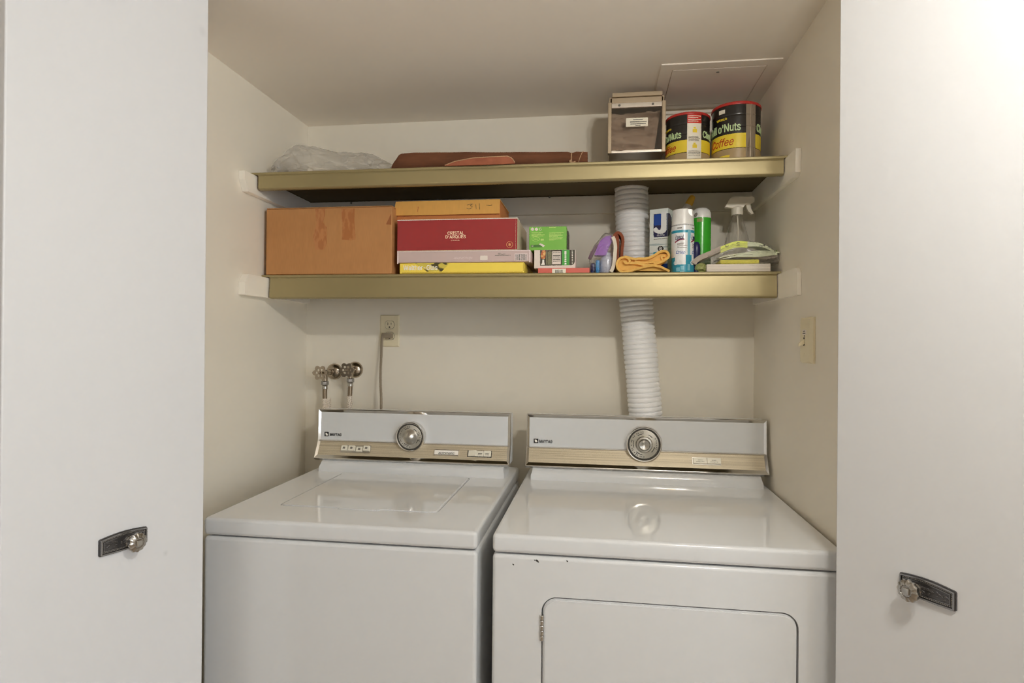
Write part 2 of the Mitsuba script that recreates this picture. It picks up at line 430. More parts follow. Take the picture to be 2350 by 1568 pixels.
obj('ceiling_hall', box(RX0, RX1, RY0, YF - 0.1, RH, RH + 0.05), 'ceiling_paint', smooth=False, kind='structure')
obj('wall_hall_left', box(RX0 - 0.05, RX0, RY0, YF + 0.1, 0, RH), 'room_paint', smooth=False, kind='structure')
# the window that daylight comes through, in the hall's right wall
wy0, wy1, wz0, wz1 = -3.95, -2.35, 0.70, 2.00
obj('wall_hall_back', box(RX0, RX1, RY0 - 0.1, RY0, 0, RH), 'room_paint', smooth=False, kind='structure')
wall = mf(box(RX1, RX1 + 0.1, RY0, YF + 0.1, 0, RH)) - mf(box(RX1 - 0.1, RX1 + 0.2, wy0, wy1, wz0, wz1))
obj('wall_hall_right', tm(wall), 'room_paint', smooth=False, kind='structure')
fr, xa, xb = 0.05, RX1 - 0.01, RX1 + 0.07
win = cat(box(xa, xb, wy0, wy1, wz0, wz0 + fr), box(xa, xb, wy0, wy1, wz1 - fr, wz1), box(xa, xb, wy0, wy0 + fr, wz0, wz1), box(xa, xb, wy1 - fr, wy1, wz0, wz1), box(xa, xb, (wy0 + wy1) / 2 - 0.025, (wy0 + wy1) / 2 + 0.025, wz0, wz1))
obj('window_1', win, 'trim_paint', smooth=False, kind='structure')
pane = trimesh.Trimesh([[RX1 + 0.08, wy0, wz0], [RX1 + 0.08, wy1, wz0], [RX1 + 0.08, wy1, wz1], [RX1 + 0.08, wy0, wz1]], [[0, 2, 1], [0, 3, 2]], process=False)
scene['window_1__pane'] = mikit.ply(pane, 'mat_curtain', emitter={'type': 'area', 'radiance': {'type': 'rgb', 'value': [DAY * c for c in DAY_RGB]}})
# back rails that carry the shelves
for z0, z1, w_ in ((1.7555, 1.8145, 'upper'),):
    rail = box(0.0, W, -0.018, -0.0005, z0, z1, 0.002)
    obj('shelf_rail', rail, 'wall_paint', label=f'painted wooden rail along the back wall under the {w_} shelf', category='rail')
screws = [lathe([(0, 0), (0.004, 0), (0.003, 0.0012), (0, 0.0016)], 10, at(u, v, 'y', -0.018), (0, -1, 0)) for u, v in ((806, 466), (1004, 456), (1261, 452))]
for s_ in screws: obj('screw', s_, 'grey_print', 'shelf_rail')

# ------------------------------------------------------------------ folding closet doors
DTH, DZ0, DZ1 = 0.030, 0.012, 2.078


def door_handle(name, Fm, pix_l, pix_r, hand):
    """Pressed metal back plate with a fluted knob. Fm: the frame of the door's face."""
    (ul, vl), (ur, vr) = pix_l, pix_r
    a, b = np.array(Fm.px(ul, vl)), np.array(Fm.px(ur, vr)); L = b[0] - a[0]; zc = (a[1] + b[1]) / 2; hh = 0.0155
    xs = np.linspace(0, L, 25); arch = 0.004 * np.sin(np.pi * xs / L)
    out = Polygon(list(zip(a[0] + xs, zc - hh - 0.4 * arch)) + list(zip(a[0] + xs[::-1], zc + hh + arch[::-1]))).buffer(-0.003).buffer(0.003)
    base = cat(Fm.poly(out, 0.003))
    ridge = cat(Fm.poly(out.buffer(-0.0015).difference(out.buffer(-0.0038)), 0.0062), Fm.poly(out.buffer(-0.0078).difference(out.buffer(-0.0086)), 0.0048))
    h = obj('handle', base, 'pewter_dark', name, label='pewter back plate with a knob')
    obj('border', ridge, 'pewter', h)
    line = out.buffer(-0.0058).exterior; n = int(line.length / 0.0028); beads = []
    for i in range(n):
        p = line.interpolate(i / n, normalized=True)
        s = trimesh.creation.icosphere(subdivisions=1, radius=0.00105); s.apply_translation((p.x, p.y, 0.0036)); beads.append(Fm.put(s))
    obj('beading', cat(beads), 'chrome_soft', h, kind='stuff')
    rel = []
    for i in range(26):  # pressed leaf relief
        s = trimesh.creation.icosphere(subdivisions=1); s.apply_scale((0.0035, 0.0016, 0.0012)); s = rot(s, (0, 0, 1), rng.uniform(-1, 1))
        s.apply_translation((a[0] + rng.uniform(0.012, L - 0.012), zc + rng.uniform(-0.005, 0.005), 0.0032)); rel.append(Fm.put(s))
    obj('relief', cat(rel), 'pewter_dark', h, kind='stuff')
    kx = hand; R = 0.0178
    prof = [(0, 0.002), (0.011, 0.002), (0.0105, 0.006), (0.0065, 0.008), (0.006, 0.013), (0.010, 0.016), (R * 0.93, 0.0185), (R, 0.022), (R * 0.97, 0.025), (R * 0.8, 0.0278), (R * 0.55, 0.029), (R * 0.5, 0.0275), (R * 0.3, 0.027), (0, 0.027)]
    kn = lathe(prof, 96, (0, 0, 0), (0, 0, 1), flute=lambda g: 1 + 0.045 * np.cos(12 * g))
    o = Fm.o + Fm.X * kx + Fm.Y * (zc - 0.003)
    obj('knob', place(kn, o, Fm.X, Fm.Y), 'pewter_knob', h, smooth=30, label='fluted silver knob')
    sq = box(-0.0052, 0.0052, -0.0052, 0.0052, 0.026, 0.0298, 0.001)
    obj('knob_cap', place(sq, o, Fm.X, Fm.Y), 'chrome_soft', h)


# left door: far edge E on the opening line, fold F towards the room, pivot P at the jamb
E, F, P = np.array([0.195, -0.847, 0]), np.array([0.103, -1.219, 0]), np.array([0.012, -0.848, 0])


def panel_mesh(a, b, toward):
    X = (b - a) / np.linalg.norm(b - a); L = np.linalg.norm(b - a); N = np.array([-X[1], X[0], 0.0])
    if N @ (np.asarray(toward) - a) > 0: N = -N          # thickness grows away from `toward`
    p = [a, a + X * L, a + X * L + N * DTH, a + N * DTH]
    poly = Polygon([q[:2] for q in p]).buffer(-0.003).buffer(0.003, quad_segs=3)
    m = ext(poly, DZ1 - DZ0); m.apply_translation((0, 0, DZ0)); return m


obj('panel', panel_mesh(E, F, (1.0, -0.9, 0)), 'door_paint', 'door_1', smooth=40)
obj('panel', panel_mesh(P, F + (E - F) / np.linalg.norm(E - F) * 0.0 + np.array([-0.052, 0.016, 0]), (1.0, -0.9, 0)), 'door_paint', 'door_1', smooth=40)
tag('door_1', 'white folding closet door at the left, opened, with a pewter knob', 'door', kind='structure')
X = (E - F) / np.linalg.norm(E - F)
FL = Frame(F, X, (0, 0, 1))          # normal turns to +x (into the opening)
door_handle('door_1', FL, (225, 1260), (335, 1226), FL.px(296, 1246)[0])
E2 = np.array([1.484, -0.825, 0]); F2 = np.array([1.680, -1.154, 0]); P2 = np.array([1.545, -0.806, 0])
obj('panel', panel_mesh(E2, F2, (1.0, -1.1, 0)), 'door_paint', 'door_2', smooth=40)
obj('panel', panel_mesh(P2 + [0.035, -0.004, 0], F2 + np.array([0.045, 0.03, 0]), (1.0, -1.1, 0)), 'door_paint', 'door_2', smooth=40)
tag('door_2', 'white folding closet door at the right, opened, with a pewter knob', 'door', kind='structure')
X = (F2 - E2) / np.linalg.norm(F2 - E2)
FR = Frame(E2, X, (0, 0, 1))
door_handle('door_2', FR, (2067, 1334), (2197, 1381), FR.px(2105, 1362)[0])

# ------------------------------------------------------------------ hall ceiling lamp (out of the frame): it lights the closet and the right door
LX, LY, LZ = 1.45, -1.72, 1.975
lamp = tag('ceiling_light', 'brass ceiling lamp with two frosted globes in the hall before the closet', 'lamp')
obj('canopy', lathe([(0, 0), (0.07, 0), (0.065, -0.02), (0.02, -0.035), (0, -0.035)], 32, (LX, LY, RH), (0, 0, 1)), 'brass', lamp)
obj('stem', cat(tube([(LX, LY, RH - 0.02), (LX, LY, LZ + 0.07)], 0.008), tube([(LX - 0.05, LY, LZ + 0.055), (LX, LY, LZ + 0.075), (LX + 0.05, LY, LZ + 0.055)], 0.006, n=12)), 'brass', lamp)
for s in (-1, 1):
    g = trimesh.creation.icosphere(subdivisions=3, radius=0.03); g.apply_translation((LX + 0.05 * s, LY, LZ))
    k = obj('globe', g, 'frosted_globe', lamp, smooth=True)
    scene[k]['emitter'] = {'type': 'area', 'radiance': {'type': 'rgb', 'value': [LAMP * c for c in LAMP_RGB]}}
    obj('socket', lathe([(0.014, 0.028), (0.014, 0.055), (0, 0.058)], 20, (LX + 0.05 * s, LY, LZ), (0, 0, 1)), 'brass', lamp)

# ------------------------------------------------------------------ cleats and shelves
def cleat(side, pts, tk):
    x0, x1 = (0.0005, tk) if side < 0 else (W - tk, W - 0.0005)
    p = Polygon(pts); b = p.buffer(-0.0015).buffer(0.0015)
    m = ext(b, x1 - x0)                                  # local x = y, y = z, depth = x
    v = m.vertices.copy(); m.vertices = np.stack([x0 + v[:, 2], v[:, 0], v[:, 1]], 1)
    return m


obj('shelf_cleat', cleat(-1, [(-0.4243, 1.8150), (-0.4220, 1.790), (-0.4037, 1.7590), (-0.0185, 1.7590), (-0.0185, 1.8150)], 0.0200), 'trim_paint', label='white painted wooden cleat on the left wall under the upper shelf', category='cleat')
obj('shelf_cleat', cleat(1, [(-0.4565, 1.8150), (-0.4520, 1.7570), (-0.4330, 1.7480), (-0.0185, 1.7540), (-0.0185, 1.8150)], 0.0140), 'trim_paint', label='white painted wooden cleat on the right wall under the upper shelf', category='cleat')
obj('shelf_cleat', cleat(-1, [(-0.4018, 1.5180), (-0.4190, 1.4923), (-0.4190, 1.4565), (-0.0185, 1.4565), (-0.0185, 1.5180)], 0.0215), 'trim_paint', label='short white wooden cleat on the left wall under the lower shelf', category='cleat')
obj('shelf_cleat', cleat(1, [(-0.4460, 1.5180), (-0.4640, 1.5048), (-0.4650, 1.4486), (-0.0185, 1.4530), (-0.0185, 1.5180)], 0.0110), 'trim_paint', label='white painted wooden cleat on the right wall under the lower shelf', category='cleat')
DUCT = [(1.1345, -0.078), (0.0, 0.0)]


def duct_center(z):
    """Axis of the duct at height z."""
    zs = np.array([1.02, 1.10, 1.30, 1.46, 1.60, 1.83, 1.95]); xs = np.array([1.192, 1.1845, 1.1665, 1.1517, 1.1425, 1.1345, 1.1345])
    from scipy.interpolate import PchipInterpolator
    return float(PchipInterpolator(zs, xs)(z))


def shelf(name, z, zb, yf, xl, xr, label, lean):
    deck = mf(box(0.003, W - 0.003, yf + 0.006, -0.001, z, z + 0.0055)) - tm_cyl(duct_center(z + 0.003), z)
    obj('deck', tm(deck), 'shaded_deck', name, smooth=30)
    pr = [(yf + 0.010, z + 0.0062), (yf - 0.003, z + 0.0062), (yf - 0.0055, z + 0.004), (yf - 0.0055, z - 0.001), (yf - 0.0018, z - 0.0035), (yf - 0.0005, z - 0.006),
          (yf - lean, zb + 0.008), (yf - lean + 0.001, zb + 0.003), (yf - lean + 0.006, zb), (yf + 0.018, zb), (yf + 0.018, zb + 0.002), (yf + 0.003, zb + 0.004), (yf + 0.003, z - 0.001), (yf + 0.010, z - 0.001)]
    m = ext(Polygon(pr), xr - xl); v = m.vertices.copy(); m.vertices = np.stack([xl + v[:, 2], v[:, 0], v[:, 1]], 1)
    # the lip alone runs on over the cleats
    lip = ext(Polygon(pr[:5] + [(yf + 0.010, z - 0.0005)]), 1.0)
    obj('front', m, 'shelf_metal', name, smooth=25)
    for a, b in ((0.003, xl), (xr, W - 0.003)):
        e = ext(Polygon([(yf + 0.010, z + 0.0062), (yf - 0.003, z + 0.0062), (yf - 0.003, z + 0.0002), (yf + 0.010, z + 0.0002)]), b - a); v = e.vertices.copy(); e.vertices = np.stack([a + v[:, 2], v[:, 0], v[:, 1]], 1); obj('lip_end', e, 'shelf_metal', name, smooth=25)
    tag(name, label, 'shelf')


def tm_cyl(x, z, y=-0.078, r=0.0555):
    c = trimesh.creation.cylinder(radius=r, height=0.06, sections=48); c.apply_translation((x, y, z)); return mf(c)


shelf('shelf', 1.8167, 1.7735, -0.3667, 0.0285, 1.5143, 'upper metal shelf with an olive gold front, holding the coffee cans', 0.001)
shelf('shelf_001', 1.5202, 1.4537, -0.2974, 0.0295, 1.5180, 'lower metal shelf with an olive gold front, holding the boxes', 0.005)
ZU, ZL = 1.8236, 1.5268   # where things stand

# ------------------------------------------------------------------ washer and dryer
ZT, ZS = 0.9140, 0.8720


def ring(fr, x0, y0, x1, y1, wl, wr, wb, wt, prof):
    """A mitred frame: prof is (share of the bar's width, height) from the outer edge inwards."""
    loops = []
    for k, h in prof:
        loops.append([fr.o + fr.X * x + fr.Y * y + fr.N * h for x, y in ((x0 + k * wl, y0 + k * wb), (x1 - k * wr, y0 + k * wb), (x1 - k * wr, y1 - k * wt), (x0 + k * wl, y1 - k * wt))])
    v = np.array(loops).reshape(-1, 3); f = []
    for i in range(len(prof) - 1):
        for j in range(4):
            a, b = i * 4 + j, i * 4 + (j + 1) % 4; f += [[a, b, b + 4], [a, b + 4, a + 4]]
    return trimesh.Trimesh(v, f, process=False)


def stack(fr, poly, t, r=0.0012, z=0.0):
    return cat(fr.poly(poly, t - r, z), fr.poly(poly.buffer(-0.55 * r), t - 0.4 * r, z), fr.poly(poly.buffer(-1.1 * r), t, z))


def yz_prism(pts, x0, x1):
    m = ext(Polygon(pts), x1 - x0); v = m.vertices.copy(); m.vertices = np.stack([x0 + v[:, 2], v[:, 0], v[:, 1]], 1); return m


def console(name, c0, c1, rx0, rx1, dial_px, R, label):
    B, Mi, Tp = (-0.2280, 0.9510), (-0.2000, 1.0045), (-0.1960, 1.1060)
    # riser below the console
    riser = hull([(x, y, z) for x in (rx0, rx1) for y, z in ((-0.240, 0.9135), (-0.238, 0.928), (-0.130, 0.9135))] + [(x, y, z) for x in (rx0 + 0.004, rx1 - 0.004) for y, z in ((-0.2335, 0.9385), (-0.228, 0.944), (-0.219, 0.9465), (-0.130, 0.9465))])
    obj('riser', riser, 'enamel', name, smooth=40)
    con = obj('console', yz_prism([(-0.135, 0.949), (B[0] + 0.006, 0.949), (Mi[0] + 0.005, Mi[1]), (Tp[0] + 0.005, Tp[1] - 0.004), (-0.135, Tp[1] - 0.004)], c0 + 0.002, c1 - 0.002), 'enamel_panel', name, smooth=False)
    up = Frame((c0, Mi[0], Mi[1]), (1, 0, 0), (0, Tp[0] - Mi[0], Tp[1] - Mi[1])); hu = math.hypot(Tp[0] - Mi[0], Tp[1] - Mi[1])
    lo = Frame((c0, B[0], B[1]), (1, 0, 0), (0, Mi[0] - B[0], Mi[1] - B[1])); hl = math.hypot(Mi[0] - B[0], Mi[1] - B[1]); w = c1 - c0
    obj('face_panel', up.put(box(0.004, w - 0.004, 0.002, hu - 0.004, -0.0045, -0.001)), 'enamel_panel', con, smooth=False)
    obj('band_panel', lo.put(box(0.004, w - 0.004, 0.004, hl - 0.001, -0.0045, -0.001)), 'band', con, smooth=False, label='brushed beige control band')
    prof = [(0, -0.012), (0, 0.0022), (0.08, 0.0034), (0.22, 0.0034), (0.9, -0.0006), (1.0, -0.0012)]
    trim = cat(ring(up, 0, 0, w, hu, 0.0085, 0.0085, 0.0034, 0.0105, prof), ring(lo, 0, 0, w, hl, 0.0085, 0.0085, 0.0145, 0.0022, prof))
    obj('chrome_trim', trim, 'chrome', con, smooth=False, label='chrome trim')
    # dial
    p = up.px(*dial_px); o = up.o + up.X * p[0] + up.Y * p[1]; ax = (0, -1, 0); o = np.array([o[0], -0.196, o[2]])
    d = obj('dial', lathe([(R, -0.004), (R, 0.018), (R * 0.985, 0.0225), (R * 0.95, 0.025), (R * 0.90, 0.0245), (R * 0.865, 0.020), (R * 0.85, 0.017), (0, 0.017)], 72, o, ax), 'chrome', name, smooth=35, label='round chrome timer dial')
    k = mat(f'dial_face_{name}', None, 0.38, metal=0.55, tex=dial_sheen(o[0], o[2]))
    obj('dial_face', lathe([(R * 0.80, 0.015), (R * 0.80, 0.0205), (R * 0.78, 0.021), (R * 0.45, 0.0222), (0, 0.0222)], 72, o, ax), k, d, smooth=30)
    obj('groove', lathe([(R * 0.862, 0.0168), (R * 0.862, 0.0195), (R * 0.80, 0.0195), (R * 0.80, 0.0168)], 72, o, ax), 'seam_dark', d, smooth=30)
    if name == 'washer':
        kp = [(R * 0.52, 0.0215), (R * 0.51, 0.0235), (R * 0.42, 0.0265), (R * 0.36, 0.0300), (R * 0.22, 0.0345), (R * 0.10, 0.0372), (0, 0.0378)]
    else:
        kp = [(R * 0.47, 0.0215), (R * 0.46, 0.0255), (R * 0.42, 0.0290), (R * 0.33, 0.0300), (R * 0.29, 0.0340), (R * 0.27, 0.0352), (R * 0.24, 0.0352), (R * 0.05, 0.0318), (0, 0.0315)]
    obj('knob', lathe(kp, 56, o, ax), 'chrome_soft', d, smooth=40)
    DF = Frame(o + np.array([0, -0.0222, 0]), (1, 0, 0), (0, 0, 1)); marks = []
    def arc(r, a0, a1, th):
        a = np.radians(np.linspace(a0, a1, 14)); pts = [(r * math.cos(t), r * math.sin(t)) for t in a] + [((r - th) * math.cos(t), (r - th) * math.sin(t)) for t in a[::-1]]
        return DF.put(ext(Polygon(pts), 0.0005), z=-0.0003)
    for a0, a1 in ((98, 128), (40, 66), (-45, -14), (225, 262), (160, 200) if name == 'dryer' else (8, 24)): marks.append(arc(R * 0.60, a0, a1, R * 0.03))
    for t in (95, -20, 232): marks.append(DF.put(rot(box(R * 0.59, R * 0.76, -R * 0.012, R * 0.012, 0, 0.0005), (0, 0, 1), math.radians(t)), z=-0.0004))
    for t in [*range(104, 176, 11), *range(186, 222, 11), *range(240, 270, 9), *range(-12, 30, 10)]:
        marks.append(DF.put(rot(box(R * 0.665, R * 0.725, -R * 0.014, R * 0.016, 0, 0.0005), (0, 0, 1), math.radians(t + (3 if t % 2 else 0))), z=-0.0005))
    obj('marking', cat(marks), 'black_print', d, smooth=False, label='black dial markings')
    return con, up, lo


# washer
wx, wX, wyf = 0.1340, 0.7785, -0.7600
tag('washer', 'white top loading washing machine with a brushed control band, left of the dryer', 'washing machine')
obj('cabinet', box(wx, wX, wyf, -0.055, 0.015, ZS - 0.0015, 0.009, 3), 'enamel', 'washer', smooth=40)
top = mf(box(wx, wX, wyf - 0.0015, -0.055, ZS + 0.0015, ZT, 0.009, 3))
lx0, lx1, ly0, ly1 = 0.2500, 0.6560, -0.6370, -0.2480
grip0, grip1 = at(772, 1172, 'z', ZT)[0], at(862, 1177, 'z', ZT)[0]
outline = rrect(lx0, ly0, lx1, ly1, 0.016).union(Polygon([(grip0 - 0.010, ly0 + 0.004), (grip0, ly0 - 0.0090), (grip1, ly0 - 0.0090), (grip1 + 0.010, ly0 + 0.004)])).buffer(0.003).buffer(-0.003)
LF = Frame((0, 0, ZT), (1, 0, 0), (0, 1, 0))
cut = mf(LF.poly(outline, 0.03, -0.012))
obj('top', tm(top - cut), 'enamel', 'washer', smooth=40)
obj('lid', stack(LF, outline.buffer(-0.0028), 0.0122, 0.003, -0.0105), 'enamel', 'washer', smooth=40)
con, up, lo = console('washer', 0.1440, 0.7690, 0.1660, 0.7560, (945, 1001), 0.0465, None)
wlogo = [up.prect(745, 991.5, 754.5, 1001.5, 0.0006, 0.0012)]
obj('emblem', cat(wlogo), 'black_print', con, smooth=False)
obj('emblem_mark', cat(up.ppoly([(746.8, 993.6), (750.6, 993.8), (752.6, 997.5), (752.6, 999.8), (748.2, 999.5)], 0.0010)), 'white_print', con, smooth=False)
obj('lettering', up.ptext('MAYTAG', 757, 994.2, 783.5, 1000.2, bold=True), 'black_print', con, smooth=False)
for i in range(4):
    u0 = 783.5 + i * 16.9; dz = 0.008 if i != 2 else 0.0045; dv = 0.3 * i + (1.6 if i == 2 else 0)
    (a, b), (c, d) = lo.px(u0, 1035 + dv), lo.px(u0 + 15.8, 1024.2 + dv)
    k = obj('push_button', lo.put(box(a, c, b, d, -0.003, dz, 0.0008)), 'ivory_button', con, smooth=30)
    obj('print', lo.put(box(a + 0.006, c - 0.006, b + 0.005, d - 0.0045, dz, dz + 0.0003)), 'grey_print', con, smooth=False)
obj('button_tray', cat(lo.prect(782, 1022.5, 851, 1039.8, 0.0008, 0.001)), 'chrome_soft', con, smooth=False)
k = obj('badge', cat(lo.prect(997.5, 1034.5, 1052, 1044.6, 0.0032, 0.0008)), 'white_print', con, smooth=False, label='small white name badge')
BF = Frame(lo.o + lo.N * 0.0032, lo.X, lo.Y)
obj('lettering', BF.ptext('automatic', 1006, 1036.2, 1043, 1042.6, 0.0006), 'black_print', con, smooth=False)
obj('badge_rim', cat(ring(lo, *lo.px(996, 1046.0), *lo.px(1053.5, 1033.6), 0.001, 0.001, 0.001, 0.001, [(0, -0.001), (0, 0.004), (1, 0.004), (1, 0)])), 'chrome', con, smooth=False)
(a, b), (c, d) = lo.px(1073, 1047.5), lo.px(1128, 1036.5)
obj('switch_tray', lo.put(box(a - 0.0012, c + 0.0012, b - 0.0015, d + 0.0012, -0.002, 0.0008)), 'seam_dark', con, smooth=False)
third = (c - a) / 3
obj('rocker_switch', cat(lo.put(hull([(a + 0.002, b, 0), (a + 0.002, d, 0), (a + 0.002, b, 0.003), (a + 0.002, d, 0.003), (a + third, b, 0.009), (a + third, d, 0.009), (a + third * 1.25, b, 0), (a + third * 1.25, d, 0)])),
    lo.put(box(a + third * 1.2, a + 2.05 * third, b, d - 0.001, 0, 0.004, 0.0006)), lo.put(box(a + 2.08 * third, c - 0.0005, b, d, 0, 0.005, 0.0006))), 'ivory_button', con, smooth=30, label='ivory rocker switches')
obj('print', cat([lo.put(box(a + third * q, a + third * (q + 0.5), b + dz_, b + dz_ + 0.0012, 0.003, 0.0054)) for q in (1.35, 2.25) for dz_ in (0.004, 0.008)]), 'grey_print', con, smooth=False)

# dryer
dx, dX, dyf = 0.8130, 1.5240, -0.7664
tag('dryer', 'white front loading clothes dryer with a brushed control band, right of the washer', 'dryer')
dox0, dox1, doz1, doz0 = 0.9200, 1.4370, 0.7862, 0.3000
dout = rrect(dox0, doz0, dox1, doz1, 0.033, 10)
DFr = Frame((0, dyf, 0))
cab = mf(box(dx, dX, dyf, -0.055, 0.015, ZS - 0.0015, 0.009, 3)) - mf(DFr.poly(dout, 0.04, -0.022))
obj('cabinet', tm(cab), 'enamel', 'dryer', smooth=40)
obj('top', box(dx, dX, dyf - 0.0015, -0.055, ZS + 0.0015, ZT, 0.009, 3), 'enamel', 'dryer', smooth=40)
dd = obj('door', stack(DFr, dout.buffer(-0.0032), 0.0195, 0.004, -0.019), 'enamel', 'dryer', smooth=40, label='large white dryer door with rounded corners')
hz0, hz1 = DFr.px(1242, 1470)[1], DFr.px(1242, 1411)[1]; kn = []
for i in range(5):
    z0 = hz0 + (hz1 - hz0) * i / 5; kn.append(lathe([(0, 0.0004), (0.0038, 0.0004), (0.0044, 0.0012), (0.0044, (hz1 - hz0) / 5 - 0.0012), (0.0038, (hz1 - hz0) / 5 - 0.0004), (0, (hz1 - hz0) / 5 - 0.0004)], 18, (dox0 + 0.0012, dyf - 0.0015, z0)))
for q in kn: obj('hinge_knuckle', q, 'chrome_soft', dd, smooth=30)
con, up, lo = console('dryer', 0.8195, 1.5215, 0.8370, 1.5030, (1477, 1018), 0.0530, None)
obj('emblem', cat(up.prect(1225, 1007, 1235.5, 1017, 0.0006, 0.0012)), 'black_print', con, smooth=False)
obj('emblem_mark', cat(up.ppoly([(1226.8, 1009), (1230.8, 1009.2), (1233.2, 1012.8), (1233.2, 1015.4), (1228.2, 1015)], 0.0010)), 'white_print', con, smooth=False)
obj('lettering', up.ptext('MAYTAG', 1238, 1009.8, 1267.5, 1016.2, bold=True), 'black_print', con, smooth=False)
obj('button_tray', lo.prect(1588.5, 1050.5, 1654.5, 1067.5, 0.0008, 0.001), 'chrome_soft', con, smooth=False)
for u0, u1, dv in ((1590.5, 1621.3, 0), (1622.8, 1653, 0.8)):
    (a, b), (c, d) = lo.px(u0, 1064.6 + dv), lo.px(u1, 1052.6 + dv)
    obj('push_button', lo.put(box(a, c, b, d, -0.003, 0.007, 0.0008)), 'ivory_button', con, smooth=30)
    obj('print', cat(lo.put(box(a + 0.008, c - 0.008, b + 0.004, b + 0.0052, 0.007, 0.0074)), lo.put(box(a + 0.013, c - 0.013, b + 0.009, b + 0.0104, 0.007, 0.0074))), 'grey_print', con, smooth=False, kind='stuff')
chips = []
for u, v, r in ((1227, 1286, 0.0012), (1232.5, 1287.5, 0.0028), (1234.5, 1289.5, 0.002), (1302, 1288.5, 0.0018), (1178, 1296, 0.0016)):
    x, z = DFr.px(u, v); chips.append(DFr.put(ext(affinity.rotate(affinity.scale(Point(0, 0).buffer(r, quad_segs=3), 1.3, 0.7), -40 + 20 * rng.random()), 0.0004), x, z))
obj('paint_chip', cat(chips), 'seam_dark', 'dryer', smooth=False, label='dark chips in the enamel', kind='stuff')

# ------------------------------------------------------------------ white duct, from the dryer up through both shelves
zz = np.arange(0.93, 1.880, 0.00095); pts, rad = [], []
pitch = 0.0152
for z in zz:
    pts.append((duct_center(z), -0.078, z))
    ph = (z / pitch) % 1.0
    rad.append(0.0468 + 0.0060 * max(0.0, 1 - abs(2 * ph - 1) ** 2.6) ** 0.6 + (0.0004 * math.sin(z * 40)))
duct = tube(pts, np.array(rad), 48, caps=False)
obj('dryer_duct', duct, 'duct_white', smooth=50, label='white ribbed plastic duct rising from behind the dryer through both shelves', category='duct')

# ------------------------------------------------------------------ lint trap box on the upper shelf
t = tag('lint_trap_box', 'metal lint trap box with a clear front standing on the upper shelf above the duct', 'lint trap')
bx0, bx1, by, bz0, bz1 = 1.0580, 1.2230, -0.225, 1.8900, 2.0560
yb = -0.012
shell = mf(box(bx0 + 0.003, bx1 - 0.003, by + 0.004, yb, bz0, bz1)) - mf(box(bx0 + 0.006, bx1 - 0.006, by - 0.02, yb - 0.003, bz0 + 0.003, bz1 - 0.003))
obj('body', tm(shell), 'trap_metal', t, smooth=False)
obj('collar', lathe([(0.0545, 0.0), (0.0615, 0.0), (0.0625, 0.002), (0.0600, 0.006), (0.0585, 0.0205), (0.0545, 0.0205), (0.0545, 0.0)], 48, (duct_center(1.87), -0.078, bz0 - 0.0205)), 'duct_white', t, smooth=30, label='pale collar ring under the box')
fw = 0.0125
side = [box(bx0 - 0.001, bx0 + fw - 0.003, by - 0.006, by + 0.012, bz0 - 0.003, bz1 - 0.018, 0.0012), box(bx1 - fw + 0.003, bx1 + 0.001, by - 0.006, by + 0.012, bz0 - 0.003, bz1 - 0.018, 0.0012)]
for s in side: obj('frame_post', s, 'trap_metal', t)
obj('top_bar', box(bx0 + fw - 0.003, bx1 - fw + 0.003, by - 0.004, by + 0.004, bz1 - 0.034, bz1 - 0.0205, 0.0008), 'trap_steel', t)
obj('bottom_bar', box(bx0 + fw - 0.003, bx1 - fw + 0.003, by - 0.004, by + 0.004, bz0 - 0.002, bz0 + 0.006, 0.0008), 'trap_steel', t)
obj('head', box(bx0 + 0.010, bx1 - 0.010, by - 0.002, by + 0.030, bz1 - 0.021, bz1 - 0.004, 0.0008), 'trap_metal', t)
obj('lid_flange', box(bx0 + 0.011, bx1 - 0.009, by - 0.008, by + 0.060, bz1 - 0.003, bz1 + 0.009, 0.001), 'trap_metal', t)
for x in (bx0 + 0.032, bx1 - 0.036): obj('screw', lathe([(0, 0), (0.0036, 0), (0.003, 0.0018), (0, 0.0022)], 14, (x, by - 0.004, bz1 - 0.027), (0, -1, 0)), 'grey_print', t)
obj('pane', box(bx0 + 0.008, bx1 - 0.008, by + 0.0008, by + 0.0024, bz0 + 0.003, bz1 - 0.022), 'trap_pane', t, smooth=False, label='clear window')
n = 60; g = np.linspace(0, 1, n); GX, GZ = np.meshgrid(g, g); X0, X1, Z0, Z1 = bx0 + 0.0075, bx1 - 0.030, bz0 + 0.0045, bz1 - 0.030
P_ = np.stack([X0 + GX * (X1 - X0) - 0.028 * 0 + 0.020 * (GZ) * GX, by + 0.004 + 0.035 * GZ + 0 * GX, Z0 + GZ * (Z1 - Z0)], -1)
P_[..., 1] += 0.055 * (meshkit.fbm(np.stack([GX * 2.2, GZ * 9, GX * 0], -1), 4, 3) - 0.5) + 0.02 * (meshkit.fbm(np.stack([GX * 8, GZ * 22, GX * 0], -1), 3, 5) - 0.5) + 0.01
idx = np.arange(n * n).reshape(n, n); f = np.vstack([np.stack([idx[:-1, :-1].ravel(), idx[:-1, 1:].ravel(), idx[1:, 1:].ravel()], 1), np.stack([idx[:-1, :-1].ravel(), idx[1:, 1:].ravel(), idx[1:, :-1].ravel()], 1)])
Pb = P_.copy(); Pb[..., 1] = yb - 0.01; N_ = n * n
rimi = np.r_[idx[0, :], idx[1:, -1], idx[-1, -2::-1], idx[-2:0:-1, 0]]; r2 = np.roll(rimi, -1)
f = np.vstack([f, f[:, ::-1] + N_, np.stack([rimi, rimi + N_, r2 + N_], 1), np.stack([rimi, r2 + N_, r2], 1)])
obj('lint', trimesh.Trimesh(np.vstack([P_.reshape(-1, 3), Pb.reshape(-1, 3)]), f, process=False), 'lint', t, smooth=50, kind='stuff', label='brown lint packed behind the window')
TF = Frame((bx0, by + 0.0008, bz0))
